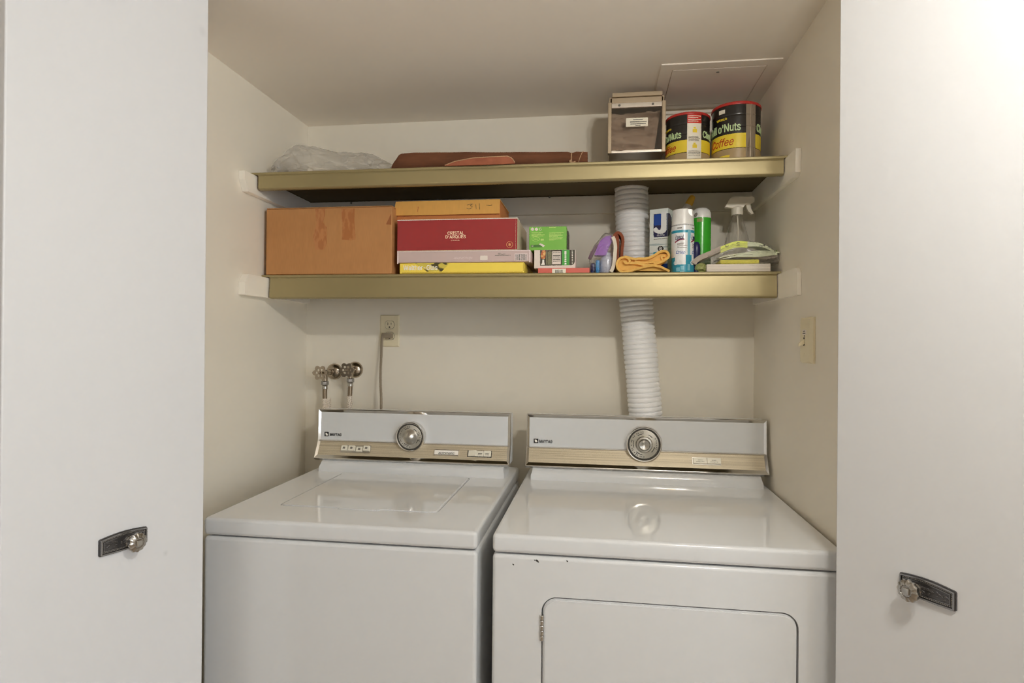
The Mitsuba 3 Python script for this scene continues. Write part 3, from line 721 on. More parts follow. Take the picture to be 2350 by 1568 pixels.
lab = obj('label', TF.prect(1436.5, 270.5, 1487, 290.5, 0.0006, 0.001), 'label_cream', t, smooth=False, label='white sticker')
TL = Frame((bx0, by + 0.0002, bz0))
obj('print', cat([TL.prect(u0, v - 0.9, u1, v + 0.9, 0.0006) for u0, u1, v in ((1453, 1475, 274.5), (1446, 1484, 279.6), (1447, 1482, 284.2), (1458, 1470, 288))] + [TL.prect(1446, 278.6, 1466, 280.8, 0.0008)]), 'grey_print', lab, smooth=False)

# ------------------------------------------------------------------ coffee cans
def can_parts(t, c, R, z0, ht, aL, strip, seam, dz):
    """One coffee can. aL: angle of the end of the brand name, strip: angles of its pale panel, seam: True for the bare tin seam."""
    z = lambda k: z0 + ht * k
    prof = [(0, z0), (R * 0.985, z0), (R * 1.0, z0 + 0.002), (R * 1.0, z0 + 0.004)]
    for k in (0.30, 0.62, 0.80):
        prof += [(R * 0.992, z(k) - 0.004), (R * 0.992, z(k) - 0.0022), (R * 0.98, z(k)), (R * 0.992, z(k) + 0.0022), (R * 0.992, z(k) + 0.004)]
    prof += [(R * 0.992, z(0.96)), (R * 0.985, z(0.975)), (R * 0.97, z(0.975)), (0, z(0.975))]
    obj('can_body', lathe([(r, h - 0) for r, h in prof], 72, (c[0], c[1], 0)), 'coffee_black', t, smooth=35)
    obj('lid', lathe([(R * 0.99, z(0.952)), (R * 1.02, z(0.955)), (R * 1.025, z(0.965)), (R * 1.02, z(0.99)), (R * 0.99, z(1.0)), (R * 0.93, z(1.0)), (R * 0.92, z(0.985)), (0, z(0.985))], 72, (c[0], c[1], 0)), 'lid_red', t, smooth=35, label='red plastic lid')
    Ro = R * 0.9935
    a0, a1 = strip
    lim = (-1.75, 1.75)
    def arcs(z_0, z_1, m, nm):
        for p, q in ((lim[0], a0), (a1, lim[1])): obj(nm, cpatch(c, Ro, p, q, z_0, z_1), m, t, smooth=40)
    arcs(z(0.30), z(0.515), 'coffee_yellow', 'yellow_band')
    arcs(z0 + 0.006, z(0.292), 'coffee_tan', 'tan_band')
    h = ht * 0.115
    brand = ctext("Chock full o'Nuts", c, Ro, aL - 0.150 / Ro * (ht / 0.163), z(0.56), h, 0.0016, True, 0.150 * ht / 0.163)
    brand2 = ctext("Chock full o'Nuts", c, Ro, a1 + 0.09, z(0.56), h, 0.0016, True, 0.150 * ht / 0.163)
    for b_ in (brand, brand2): obj('lettering', b_, 'coffee_mint', t, smooth=False)
    script = ctext('Coffee', c, Ro, aL - 0.076 / Ro * (ht / 0.163) - 0.06, z(0.345), ht * 0.115, 0.0018, False, 0.064 * ht / 0.163, 0.3)
    obj('lettering', script, 'coffee_script', t, smooth=False)
    obj('lettering', ctext('WORLD', c, Ro, aL - 0.034 / Ro - 0.55, z(0.74), ht * 0.032, 0.0016, True, 0.034), 'coffee_yellow', t, smooth=False)


cA, rA, hA = (1.2900, -0.205), 0.0625, 0.1640
t = tag('coffee_can', 'smaller black and yellow coffee can with a red lid, next to the lint trap box', 'can')
aS = (-0.16, 0.50)
can_parts(t, cA, rA, ZU, hA, -0.42, aS, False, 0)
Ro = rA * 0.9935
obj('side_panel', cpatch(cA, Ro, aS[0], aS[1], ZU + 0.004, ZU + hA * 0.80, 0.0008), 'label_cream', t, smooth=40, label='cream side panel')
obj('red_panel', cpatch(cA, Ro, aS[0], aS[1], ZU + hA * 0.80, ZU + hA * 0.95, 0.0008), 'coffee_red', t, smooth=40)
pr = [cpatch(cA, Ro, aS[0] + 0.06, aS[1] - 0.06 - 0.1 * rng.random(), ZU + hA * k, ZU + hA * k + 0.0012, 0.0014) for k in (0.565, 0.545, 0.525, 0.505, 0.485)] + [cpatch(cA, Ro, aS[0] + 0.06, aS[1] - 0.05, ZU + hA * k, ZU + hA * k + 0.0012, 0.0014) for k in (0.31, 0.285, 0.26, 0.235)]
obj('print', cat(pr), 'grey_print', t, smooth=40)
obj('print', cat([cpatch(cA, Ro, aS[0] + 0.04, aS[1] - 0.04 - 0.12 * (i % 2), ZU + hA * k, ZU + hA * k + 0.0022, 0.0014) for i, k in enumerate((0.915, 0.885, 0.855, 0.825))]), 'label_cream', t, smooth=40)
obj('print', cat([cpatch(cA, Ro, 0.08, 0.28, ZU + hA * k, ZU + hA * k + 0.010, 0.0014) for k in (0.635, 0.365)] + [cpatch(cA, Ro, 0.12, 0.22, ZU + hA * k, ZU + hA * k + 0.004, 0.0014) for k in (0.705, 0.43)]), 'coffee_yellow', t, smooth=40, kind='stuff')
cB, rB, hB = (1.4265, -0.205), 0.0675, 0.1865
t = tag('coffee_can_001', 'tall black and yellow coffee can with a bare tin seam, by the right wall', 'can')
aS = (0.20, 0.66)
can_parts(t, cB, rB, ZU, hB, -0.02, aS, True, 0)
Ro = rB * 0.9935
obj('seam', cat(cpatch(cB, Ro, aS[0], aS[1], ZU + 0.004, ZU + hB * 0.955, 0.0008), cpatch(cB, Ro, 0.40, 0.47, ZU + 0.004, ZU + hB * 0.955, 0.0022), *[cpatch(cB, Ro, aS[0], aS[1], ZU + hB * k, ZU + hB * k + 0.0022, 0.0022) for k in (0.30, 0.62, 0.80)]), 'tin', t, smooth=40, label='bare tin seam')
obj('label', cpatch(cB, Ro, -0.95, -0.66, ZU + hB * 0.845, ZU + hB * 0.905, 0.001), 'label_cream', t, smooth=40)
obj('print', cpatch(cB, Ro, -0.9, -0.45, ZU + 0.006, ZU + hB * 0.20, 0.0010), 'coffee_yellow', t, smooth=40)

# ------------------------------------------------------------------ rolled rug and plastic bag on the upper shelf
t = tag('fabric_roll', 'rolled rust brown fabric tied with twine, on the upper shelf', 'rolled fabric')
xs = np.linspace(0.438, 1.000, 90)
def rr_(x): return np.interp(x, [0.438, 0.452, 0.50, 0.62, 0.75, 0.88, 0.945, 0.957, 0.968, 1.0], [0.021, 0.0275, 0.0285, 0.0270, 0.0245, 0.0225, 0.0215, 0.0195, 0.0215, 0.0200])
yr = -0.325
seg = 40; ang = np.arange(seg) * 2 * np.pi / seg; vv = []
for x in xs:
    r = rr_(x); k = 1 + 0.10 * (meshkit.fbm(np.stack([np.cos(ang) * 1.3 + x * 14, np.sin(ang) * 1.3, ang * 0 + x * 5], -1), 3, 2) - 0.5)
    zc = ZU + r * 0.92
    z_ = np.maximum(zc + r * k * np.sin(ang), ZU + 0.0003)
    vv.append(np.stack([ang * 0 + x + 0.012 * np.sin(ang) * (x < 0.46) * (0.46 - x) / 0.022, yr + 1.15 * r * k * np.cos(ang), z_], 1))
vv = np.array(vv); n = len(xs)
i, j = np.meshgrid(np.arange(n - 1), np.arange(seg), indexing='ij'); q = np.stack([i * seg + j, i * seg + (j + 1) % seg, (i + 1) * seg + (j + 1) % seg, (i + 1) * seg + j], -1).reshape(-1, 4)
fc = np.vstack([q[:, [0, 2, 1]], q[:, [0, 3, 2]]]); V = vv.reshape(-1, 3)
# inner tube so that the ends look rolled
inn = vv[[0, 3]].copy(); innr = vv[[-1, -6]].copy()
for a_ in (inn, innr):
    ctr = a_.mean(1, keepdims=True); a_[:] = ctr + (a_ - ctr) * np.array([0.75, 0.62])[:, None, None]; 
def cap(loop0, loops):
    L = [loop0, *loops]; v = np.vstack(L); f_ = []
    for m_ in range(len(L) - 1):
        for s_ in range(seg):
            a_, b_ = m_ * seg + s_, m_ * seg + (s_ + 1) % seg; f_ += [[a_, b_, b_ + seg], [a_, b_ + seg, a_ + seg]]
    k0 = (len(L) - 1) * seg; v = np.vstack([v, L[-1].mean(0, keepdims=True)]); f_ += [[k0 + s_, k0 + (s_ + 1) % seg, len(v) - 1] for s_ in range(seg)]
    return trimesh.Trimesh(v, f_, process=False)
obj('roll', cat(trimesh.Trimesh(V, fc, process=False), cap(vv[0], inn), cap(vv[-1], innr)), 'rust_cloth', t, smooth=50)
# loose flap of the roll that hangs on the shelf edge
fx = np.linspace(0.600, 0.800, 40); top_ = ZU + np.interp(fx, [0.600, 0.63, 0.68, 0.78, 0.793, 0.800], [0.001, 0.010, 0.0165, 0.0200, 0.014, 0.002]); bot_ = ZU - 0.0002 + 0 * fx - 0.003 * np.sin(np.pi * (fx - 0.6) / 0.2)
fl = Polygon(list(zip(fx, top_)) + list(zip(fx[::-1], bot_[::-1]))).buffer(0)
FF = Frame((0, -0.3728, 0)); m = ext(fl, 0.0040); m = m.subdivide_to_size(0.012); m = FF.put(m, z=0.0005)
m.vertices[:, 1] -= 0.012 * np.sin(np.pi * np.clip((m.vertices[:, 0] - 0.6) / 0.2, 0, 1)) * 0.6
obj('flap', m, 'rust_light', t, smooth=30, label='lighter loose flap')
hem = tube([(x, -0.3773 - 0.0072 * math.sin(math.pi * np.clip((x - 0.6) / 0.2, 0, 1)), z) for x, z in zip(fx, top_)], 0.0013, 6)
obj('hem', hem, 'twine', t, smooth=40)
ti = [(0.957 + 0.002 * math.cos(a), yr + 1.2 * 0.0195 * math.cos(a), ZU + 0.0186 + 0.0196 * math.sin(a)) for a in np.linspace(0, 2 * np.pi, 40)]
ti2 = [(0.972 + 0.016 * (0.5 + 0.5 * math.sin(a)), yr + 1.22 * 0.0212 * math.cos(a), ZU + 0.0195 + 0.0212 * math.sin(a)) for a in np.linspace(-1.2, 4.3, 40)]
obj('twine', cat(tube(ti, 0.0015, 8), tube(ti2, 0.0011, 6), tube([(0.957, yr - 0.0235, ZU + 0.012), (0.952, yr - 0.030, ZU + 0.006), (0.960, yr - 0.032, ZU + 0.003), (0.966, yr - 0.029, ZU + 0.006)], 0.0022, 6, n=16)), 'twine', t, smooth=40, label='pale twine')

t = tag('plastic_bag', 'clear plastic bag with white items inside, at the left end of the upper shelf', 'bag')
def bagshape(w):
    w = w.copy(); x = w[:, 0]
    w[:, 2] = -1 + (w[:, 2] + 1) * np.interp(x, [-1.15, -0.85, -0.55, -0.2, 0.2, 0.7, 1.15], [0.25, 0.72, 1.0, 0.86, 0.68, 0.66, 0.30]); return w
obj('film', crumple((0.228, -0.240, ZU + 0.0485), (0.370, 0.200, 0.096), 0.75, 0.16, 2.2, 6, 4, True, bagshape), 'film_bag', t, smooth=25, label='clear crumpled film')
m = box(0.165, 0.265, -0.335, -0.215, ZU + 0.001, ZU + 0.026, 0.004); m = m.subdivide().subdivide(); m.vertices[:, 2] -= np.where(m.vertices[:, 2] > ZU + 0.01, 0.020 * np.clip((m.vertices[:, 0] - 0.165) / 0.1, 0, 1) ** 1.2, 0)
obj('contents', cat(m, box(0.205, 0.40, -0.32, -0.18, ZU + 0.001, ZU + 0.0075, 0.002)), 'white_cloth', t, smooth=30, label='white folded contents')

# ------------------------------------------------------------------ boxes on the lower shelf
def carton(name, u0, u1, v0, yf, ybk, m, r=0.0015, zb=ZL, x0=None, x1=None, z1=None):
    """A box whose front face spans pixels u0..u1 and rises to pixel row v0; returns its front frame."""
    x0 = at(u0, v0, 'y', yf)[0] if x0 is None else x0; x1 = at(u1, v0, 'y', yf)[0] if x1 is None else x1
    z1 = at((u0 + u1) / 2, v0, 'y', yf)[2] if z1 is None else z1
    obj('body', box(x0, x1, yf, ybk, zb + 0.0003, z1, r), m, name, smooth=30)
    return Frame((x0, yf, zb)), x0, x1, z1


# large carton
t = tag('cardboard_box', 'large plain brown cardboard box at the left end of the lower shelf', 'box')
Fc, x0, x1, z1 = carton(t, 611.5, 899, 477, -0.300, -0.020, 'kraft', 0.003, x0=0.0155, x1=0.4195)
obj('lid_flap', box(x0 + 0.001, x1 - 0.001, -0.299, -0.160, z1 + 0.0002, z1 + 0.0030, 0.001), 'kraft', t)
obj('lid_flap', box(x0 + 0.001, x1 - 0.001, -0.157, -0.021, z1 + 0.0002, z1 + 0.0030, 0.001), 'kraft', t)
for pts in (((723, 479), (746, 479), (746, 494), (741, 510), (750, 522), (750, 560), (744, 573), (724, 573), (719, 545), (727, 512)), ((783, 479), (814, 479), (813, 505), (816, 549), (806, 552), (785, 550), (786, 515))):
    obj('tape_strip', Fc.ppoly(pts, 0.0005), 'old_tape', t, smooth=False, label='torn brown tape')
obj('corner_crease', Fc.ppoly([(886, 515), (897, 492), (898, 492), (898, 516)], 0.0003), 'kraft_edge', t, smooth=False)

# stack of four boxes
t = tag('yellow_gift_box', 'flat yellow box, lowest of the stack beside the large cardboard box', 'box')
yF = -0.300
Fy, x0, x1, z1 = carton(t, 917, 1203, 603, yF, -0.060, 'yellow_card', 0.002)
zy = z1
obj('photo_strip', Fy.ppoly([(948, 604), (1032, 603.5), (1014, 623), (980, 623.5), (966, 613)], 0.0004), 'glass_photo', t, smooth=False, label='dark photo print')
obj('lettering', Fy.ptext('Walther-Glas', 925.5, 609.5, 1004, 620, 0.0009, True), 'white_print', t, smooth=False)
obj('lower_edge', cat(Fy.prect(922, 624.4, 1200, 627, 0.0004)), 'yellow_dark', t, smooth=False)
obj('edge_fold', cat(Fy.prect(1200.5, 604.5, 1202, 622, 0.0004)), 'yellow_dark', t, smooth=False)

t = tag('lilac_gift_box', 'flat pale lilac box with a barcode, second from the bottom of the stack', 'box')
yF = -0.304
Fl, x0, x1, z1 = carton(t, 911, 1218, 575.5, yF, -0.055, 'lilac', 0.003, zb=zy + 0.0004, z1=at(1060, 575.5, 'y', yF)[2])
zl = z1
rimL = cat(Fl.prect(911.5, 576, 914.5, 606, 0.0006), Fl.prect(1214.5, 575, 1217.5, 602, 0.0006), Fl.prect(913, 575.6, 1217, 577.4, 0.0006))
obj('edge', rimL, 'lilac_edge', t, smooth=False)
obj('price_label', Fl.prect(1102, 587, 1119, 597, 0.0006, 0.0004), 'card_white', t, smooth=False, label='white price sticker')
obj('barcode_label', Fl.prect(1181, 582, 1210.5, 598.5, 0.0006), 'lilac_edge', t, smooth=False, label='pale barcode label')
bars, u = [], 1183
while u < 1208:
    w_ = rng.choice([0.7, 1.1, 1.7]); bars.append(Fl.prect(u, 583.5, u + w_, 597.5, 0.0009)); u += w_ + rng.choice([0.8, 1.3])
obj('barcode', cat(bars), 'grey_print', t, smooth=False, kind='stuff')
obj('lettering', Fl.ptext('American Vintage', 1041, 589, 1084, 594.5, 0.0007, False, 0.35), 'lilac_edge', t, smooth=False)
obj('print', cat(Fl.prect(1136, 585.8, 1172, 586.8, 0.0006), Fl.prect(1143, 583, 1160, 583.8, 0.0006), Fl.prect(1143, 581, 1150, 581.8, 0.0006)), 'grey_print', t, smooth=False, kind='stuff')

t = tag('maroon_gift_box', 'glossy maroon box with cream lettering, third from the bottom of the stack', 'box')
yF = -0.296
Fm, x0, x1, z1 = carton(t, 912.5, 1187, 502.5, yF, -0.060, 'card_beige', 0.001, zb=zl + 0.0004)
zm = z1
obj('front_panel', box(x0 - 0.0003, x1 - 0.004, yF - 0.0006, yF + 0.002, zl + 0.0035, z1 - 0.0025, 0.0004), 'maroon', t, label='glossy maroon front')
FmT = Frame((x0, yF - 0.0006, zl))
obj('card_edge', cat(box(x0 - 0.0005, x1 + 0.0015, yF - 0.001, yF + 0.05, z1 - 0.0022, z1 + 0.0002)), 'card_white', t, smooth=False, label='bare white card edge')
obj('corner_edge', box(x1 - 0.0035, x1 + 0.0004, yF - 0.0004, yF + 0.001, zl + 0.004, z1 - 0.003), 'maroon', t, smooth=False)
obj('lettering', FmT.ptext('CRISTAL', 1027, 531.8, 1065, 539.0, 0.0007, True), 'cream_print', t, smooth=False)
obj('lettering', FmT.ptext("D'ARQUES", 1022.5, 540.5, 1069, 547.5, 0.0007, True), 'cream_print', t, smooth=False)
obj('lettering', FmT.ptext('PARIS', 1035.5, 551, 1054.5, 553.2, 0.0007), 'cream_print', t, smooth=False)
ec = FmT.px(1169.5, 561.5)
star = Polygon([((0.0065 if i % 2 == 0 else 0.0024) * math.sin(i * math.pi / 6), (0.0065 if i % 2 == 0 else 0.0024) * math.cos(i * math.pi / 6)) for i in range(12)])
obj('emblem', FmT.put(ext(Point(0, 0).buffer(0.0096).difference(Point(0, 0).buffer(0.0084)).union(star), 0.0006), *ec), 'gold_print', t, smooth=False, label='round gold emblem')

t = tag('mustard_box', 'flat mustard cardboard box with a handwritten number, on top of the stack', 'box')
yF = -0.262
x0, x1 = at(907, 478, 'y', yF)[0], at(1147, 478, 'y', yF)[0]; z0 = zm + 0.0006; z1 = at(1030, 460, 'y', yF)[2]
low = hull([(x0 + 0.004, yF + 0.006, z0), (x1 + 0.002, yF + 0.006, z0), (x0 + 0.004, -0.07, z0), (x1 + 0.002, -0.07, z0), (x0 + 0.004, yF + 0.006, z1 - 0.002), (x1 - 0.002, yF + 0.006, z1 - 0.002), (x0 + 0.004, -0.07, z1 - 0.002), (x1 - 0.002, -0.07, z1 - 0.002)])
obj('body', low, 'mustard_side', t, smooth=False)
zf = at(1030, 493, 'y', yF)[2]
obj('front_flap', hull([(x0 - 0.006, yF - 0.003, zf), (x1, yF - 0.003, zf), (x0 - 0.006, yF, zf), (x1, yF, zf), (x0 + 0.002, yF, z1), (x1, yF + 0.001, z1), (x0 + 0.002, yF + 0.004, z1 + 0.0004), (x1, yF + 0.004, z1 + 0.0004)]), 'mustard', t, smooth=False)
obj('lid', box(x0 + 0.002, x1, yF + 0.004, -0.068, z1 - 0.0015, z1 + 0.0012, 0.0005), 'mustard', t)
Fk = Frame((x0, yF - 0.0028, zf), (1, 0, 0), (0, 0.0025, z1 - zf))
def stroke(pts, w=0.0011):
    return Fk.poly(LineString([Fk.px(*p) for p in pts]).buffer(w / 2, quad_segs=3), 0.0005)
obj('handwriting', cat(stroke([(1072, 471), (1078, 469), (1085, 468), (1079, 472), (1084, 474), (1082, 478), (1076, 480), (1071, 478)]), stroke([(1091.5, 469.5), (1093, 479.5)]), stroke([(1100, 467), (1100.5, 480.5)]), stroke([(1117, 471), (1124, 471.5), (1129, 471)])), 'pencil', t, smooth=False, label='handwritten 311 and a dash', kind='stuff')
obj('tape_mark', cat(stroke([(960, 475), (958.5, 486)], 0.0022)), 'mustard_side', t, smooth=False)

# red, bulb and green boxes
t = tag('red_box', 'thin coral red box lying at the shelf front under the light bulb box', 'box')
Fr, x0, x1, z1 = carton(t, 1234.5, 1353, 615, -0.290, -0.120, 'red_card', 0.001)
obj('barcode_label', Fr.prect(1267, 617, 1298.5, 628, 0.0005), 'label_cream', t, smooth=False, label='cream barcode sticker')
bars, u = [], 1274
while u < 1291:
    w_ = rng.choice([0.6, 1.0, 1.5]); bars.append(Fr.prect(u, 619.5, u + w_, 628, 0.0008)); u += w_ + rng.choice([0.7, 1.2])
obj('barcode', cat(bars), 'grey_print', t, smooth=False, kind='stuff')
zr = z1
t = tag('light_bulb_box', 'white light bulb box with a dark front, lying on the thin red box', 'box')
Fb, x0, x1, z1 = carton(t, 1226, 1320.5, 573.5, -0.275, -0.170, 'card_white', 0.001, zb=zr + 0.0004)
zb_ = z1
obj('dark_panel', Fb.ppoly([(1239.5, 574.5), (1319, 573.5), (1319, 601), (1317, 606), (1312, 608.8), (1239.5, 610)], 0.0004), 'bulb_dark', t, smooth=False)
obj('green_panel', Fb.prect(1289.5, 574, 1307, 609, 0.0006), 'bulb_green', t, smooth=False)
obj('barcode_label', Fb.prect(1267, 577, 1287, 606.5, 0.0006), 'card_white', t, smooth=False)
obj('barcode', cat([Fb.prect(1269, v, 1286, v + h_, 0.0008) for v, h_ in ((579.5, 1.6), (585.5, 3.2), (591.5, 1.0), (594.5, 2.2), (599, 1.2))]), 'grey_print', t, smooth=False, kind='stuff')
obj('bulb_picture', Fb.ppoly([(1241.5, 592), (1241, 584), (1243.5, 576), (1248, 573.6), (1252.5, 576.5), (1251.5, 592), (1249.5, 594.5), (1244, 594.5)], 0.0006), 'bulb_amber', t, smooth=False, label='printed amber light bulb')
obj('print', cat(Fb.prect(1244.5, 596, 1249, 602, 0.0006), Fb.ppoly([(1241.5, 608.5), (1244.5, 602), (1249, 602), (1250.5, 608.5)], 0.0006)), 'white_print', t, smooth=False, kind='stuff')
obj('print', cat([Fb.prect(u, 576 + 2 * (i % 2), u + 2.2, 608, 0.0006) for i, u in enumerate((1253.5, 1257, 1260.5, 1263.5))]), 'olive_print', t, smooth=False, kind='stuff')
obj('print', cat([Fb.prect(1295.5, v, 1300, v + h_, 0.0009) for v, h_ in ((576, 9), (586.5, 3), (591, 2.5), (595, 2.5), (599, 3), (604, 3.5))] + [Fb.prect(1312, v, 1315, v + 2, 0.0009) for v in (575.5, 579, 582.5, 586, 590, 594, 598, 603)]), 'white_print', t, smooth=False, kind='stuff')

t = tag('green_box', 'bright green box with pale print, standing on the light bulb box', 'box')
Fg, x0, x1, z1 = carton(t, 1214.5, 1300, 520, -0.262, -0.165, 'green_card', 0.001, zb=zb_ + 0.0004)
obj('side_flap', box(x1 + 0.0002, x1 + 0.0042, -0.230, -0.170, zb_ + 0.003, z1 - 0.008, 0.001), 'bulb_dark', t, label='dark open side flap')
obj('print', cat([Fg.ppoly([(u + 3.6 * math.cos(a), 526.3 + 3.8 * math.sin(a)) for a in np.linspace(0, 6.2, 14)], 0.0005) for u in (1222, 1231)] + [Fg.poly(LineString([Fg.px(1240 + 2.8 * math.cos(a), 526 + 2.8 * math.sin(a)) for a in np.linspace(0.2, 5.4, 12)]).buffer(0.0007), 0.0005)]), 'card_white', t, smooth=False, kind='stuff')
obj('print', cat([Fg.prect(1219.5, v, 1219.5 + l, v + 1.2, 0.0005) for v, l in ((533.5, 26), (536.5, 22), (539, 30), (541.3, 28))] + [Fg.prect(1260, v, 1260 + l, v + 1.3, 0.0005) for v, l in ((534, 34), (536.8, 28), (539.6, 31), (542.4, 20), (545.2, 32), (548, 30), (550.5, 12))] + [Fg.prect(1260, 521.7, 1276, 523, 0.0005)] + [Fg.poly(LineString([Fg.px(1229.5 + 9.3 * math.cos(a), 548.5 + 5 * math.sin(a)) for a in np.linspace(0, 6.3, 24)]).buffer(0.0005), 0.0005), Fg.prect(1224, 546.2, 1236, 547, 0.0005), Fg.prect(1225, 549.6, 1235, 550.4, 0.0005), Fg.prect(1241, 548.5, 1248, 552.5, 0.0005)]), 'green_light', t, smooth=False, kind='stuff')
obj('print_strip', Fg.prect(1218, 562, 1243, 568, 0.0004, 0.0006), 'green_dark', t, smooth=False)
obj('lettering', Fg.ptext('15', 1219.5, 563, 1224, 566.6, 0.0008, True), 'card_white', t, smooth=False)
obj('print', Fg.ppoly([(1237, 561), (1240, 558.5), (1251, 563.5), (1247, 567.5)], 0.0008), 'card_white', t, smooth=False)

# ------------------------------------------------------------------ cloths around the duct
t = tag('terracotta_cloth', 'folded terracotta cloth propped on edge against the white duct', 'cloth')
c0 = at(1412, 628, 'y', -0.215)
def cpt(u, v, y): p = at(u, v, 'y', y); return (p[0], p[2])
obj('cloth', ribbon([cpt(1404, 627.5, -0.198), cpt(1407, 600, -0.198), cpt(1406, 565, -0.198), cpt(1409, 543, -0.198), cpt(1418, 533.5, -0.198), cpt(1427, 540, -0.198), cpt(1428.5, 565, -0.198), cpt(1427, 600, -0.198), cpt(1428, 627.5, -0.198)], 0.0085, -0.198, -0.136, wob=0.0022, seed=3), 'terracotta_cloth', t, smooth=60)
obj('core', Frame((0, -0.138, 0)).poly(Polygon([cpt(u, v, -0.198) for u, v in ((1404, 627), (1407, 600), (1407, 565), (1410, 545), (1418, 536), (1421, 545), (1420, 627))]), 0.056), 'terracotta_cloth', t, smooth=30)
t = tag('yellow_cloth', 'folded yellow cloth lying at the shelf front before the duct', 'cloth')
yc = -0.255
crv = [(1532, 626.5), (1515, 618), (1490, 614), (1462, 620), (1440, 626.5), (1422, 624), (1414, 612), (1418, 601), (1428, 594.5), (1440, 597), (1442, 604), (1434, 607), (1430, 603)]
pc = [cpt(u, v, yc) for u, v in crv]
obj('lower_fold', ribbon(pc, 0.0062, -0.292, -0.205, n=130, ny=22, wob=0.0034, seed=5, freq=34), 'yellow_cloth', t, smooth=60)
crv = [(1432, 592), (1450, 596.5), (1475, 598), (1500, 590), (1518, 582), (1529, 582), (1532.5, 590), (1525, 599), (1512, 606), (1490, 612), (1462, 609), (1444, 605)]
pc = [cpt(u, v, yc) for u, v in crv]
obj('upper_fold', ribbon(pc, 0.0065, -0.290, -0.200, n=130, ny=22, wob=0.0040, seed=8, freq=34), 'yellow_cloth', t, smooth=60)
pc = [cpt(u, v, yc) for u, v in [(1524, 592), (1516, 596), (1518, 601), (1508, 604), (1480, 606), (1455, 602)]]
obj('core', Frame((0, -0.214, 0)).poly(Polygon([cpt(u, v, yc) for u, v in ((1415, 612), (1421, 601), (1430, 595), (1455, 599), (1490, 593), (1515, 584), (1529, 585), (1531, 592), (1522, 601), (1510, 608), (1522, 615), (1531, 625.5), (1422, 624.5))]).buffer(-0.001), 0.066), 'yellow_cloth', t, smooth=40)
obj('inner_fold', ribbon(pc, 0.0055, -0.286, -0.204, n=60, wob=0.0014, seed=9), 'yellow_cloth', t, smooth=60)

# ------------------------------------------------------------------ bag with the purple spray bottle
def cone(c0, c1, r0, r1, seg=28):
    c0, c1 = np.array(c0), np.array(c1); L = np.linalg.norm(c1 - c0)
    return lathe([(0, 0), (r0 * 0.96, 0), (r0, L * 0.02), (r1, L * 0.98), (r1 * 0.96, L), (0, L)], seg, c0, c1 - c0)


yb2 = -0.250
t = tag('purple_spray_bottle', 'small clear bottle with a purple trigger head, wrapped in clear film beside the red box', 'bottle')
bx = at(1393, 600, 'y', yb2)[0]
obj('bottle', lathe([(0, 0), (0.019, 0), (0.020, 0.002), (0.020, 0.040), (0.016, 0.050), (0.0115, 0.055), (0.0115, 0.062), (0, 0.062)], 36, (bx, yb2, ZL + 0.0003)), 'lavender_clear', t)
obj('blue_base', cat(box(bx - 0.033, bx - 0.021, yb2 - 0.022, yb2 + 0.006, ZL + 0.0003, ZL + 0.040, 0.004)), 'blue_plastic', t, label='bright blue part')
obj('deep_blue_base', box(bx - 0.047, bx - 0.0335, yb2 - 0.012, yb2 + 0.020, ZL + 0.0003, ZL + 0.032, 0.004), 'deep_blue', t)
hd = [cpt(u, v, yb2 - 0.008) for u, v in ((1366, 586), (1389, 586), (1397, 566), (1405, 551), (1401, 544), (1390, 546), (1378, 556), (1372, 570))]
m = ext(Polygon(hd).buffer(0.003).buffer(-0.001), 0.028); F0 = Frame((0, yb2 + 0.006, 0)); m = F0.put(m)
obj('trigger_head', m, 'purple_plastic', t, smooth=35, label='purple trigger head')
trg = [cpt(u, v, yb2 - 0.008) for u, v in ((1351, 593), (1356, 594.5), (1365, 576), (1372, 562), (1366, 566), (1357, 578))]
obj('trigger', Frame((0, yb2 + 0.002, 0)).put(ext(Polygon(trg).buffer(0.0012), 0.018)), 'plum_plastic', t, smooth=35)
t2 = t
lin_ = [cpt(u, v, yb2) for u, v in ((1406, 548), (1410, 560), (1410.5, 585), (1409, 605), (1401, 627))]
obj('lining', ribbon(lin_, 0.0100, yb2 - 0.035, yb2 + 0.035, n=40, wob=0.0015, seed=21), 'white_cloth', t2, smooth=60, label='white lining')
def wrapshape(w):
    w = w.copy(); z = w[:, 2]; w[:, 0] = w[:, 0] * np.interp(z, [-1.1, 0, 1.1], [1.0, 0.95, 0.45]) + np.interp(z, [-1.1, 0, 1.1], [0, 0.05, 0.45]); return w
obj('film', crumple((bx - 0.0135, yb2 - 0.0, ZL + 0.0600), (0.0800, 0.078, 0.118), 0.75, 0.05, 2.4, 5, 12, True, wrapshape), 'film', t2, smooth=25)

# ------------------------------------------------------------------ carton of cloths, spray cans and bottles
t = tag('cloth_box', 'upright pale box with a big J on a navy shield, right of the duct', 'box')
pa = at(1532.5, 560, 'y', -0.200); ang = math.radians(24); wj, dj = 0.0565, 0.060
Xj = np.array([math.cos(ang), -math.sin(ang), 0]); Yj = np.array([math.sin(ang), math.cos(ang), 0]); zj = at(1532.5, 477, 'y', -0.200)[2]
A = np.array([pa[0], pa[1], 0]) - Xj * wj
m = box(0, wj, 0, dj, ZL + 0.0003, zj, 0.0008); M = np.eye(4); M[:3, 0], M[:3, 1], M[:3, 3] = Xj, Yj, A; m.apply_transform(M)
obj('body', m, 'j_pale', t)
Fj = Frame(A, Xj, (0, 0, 1)); Fs = Frame(A + Xj * wj, Yj, (0, 0, 1))
obj('shield', Fj.ppoly([(1500.5, 492), (1532.3, 489), (1532.3, 543), (1501.5, 545), (1499.6, 540)], 0.0004), 'j_navy', t, smooth=False, label='navy shield')
obj('shield_light', Fj.ppoly([(1501.5, 493), (1518, 490.5), (1518, 517), (1500.5, 518)], 0.0006), 'j_blue', t, smooth=False)
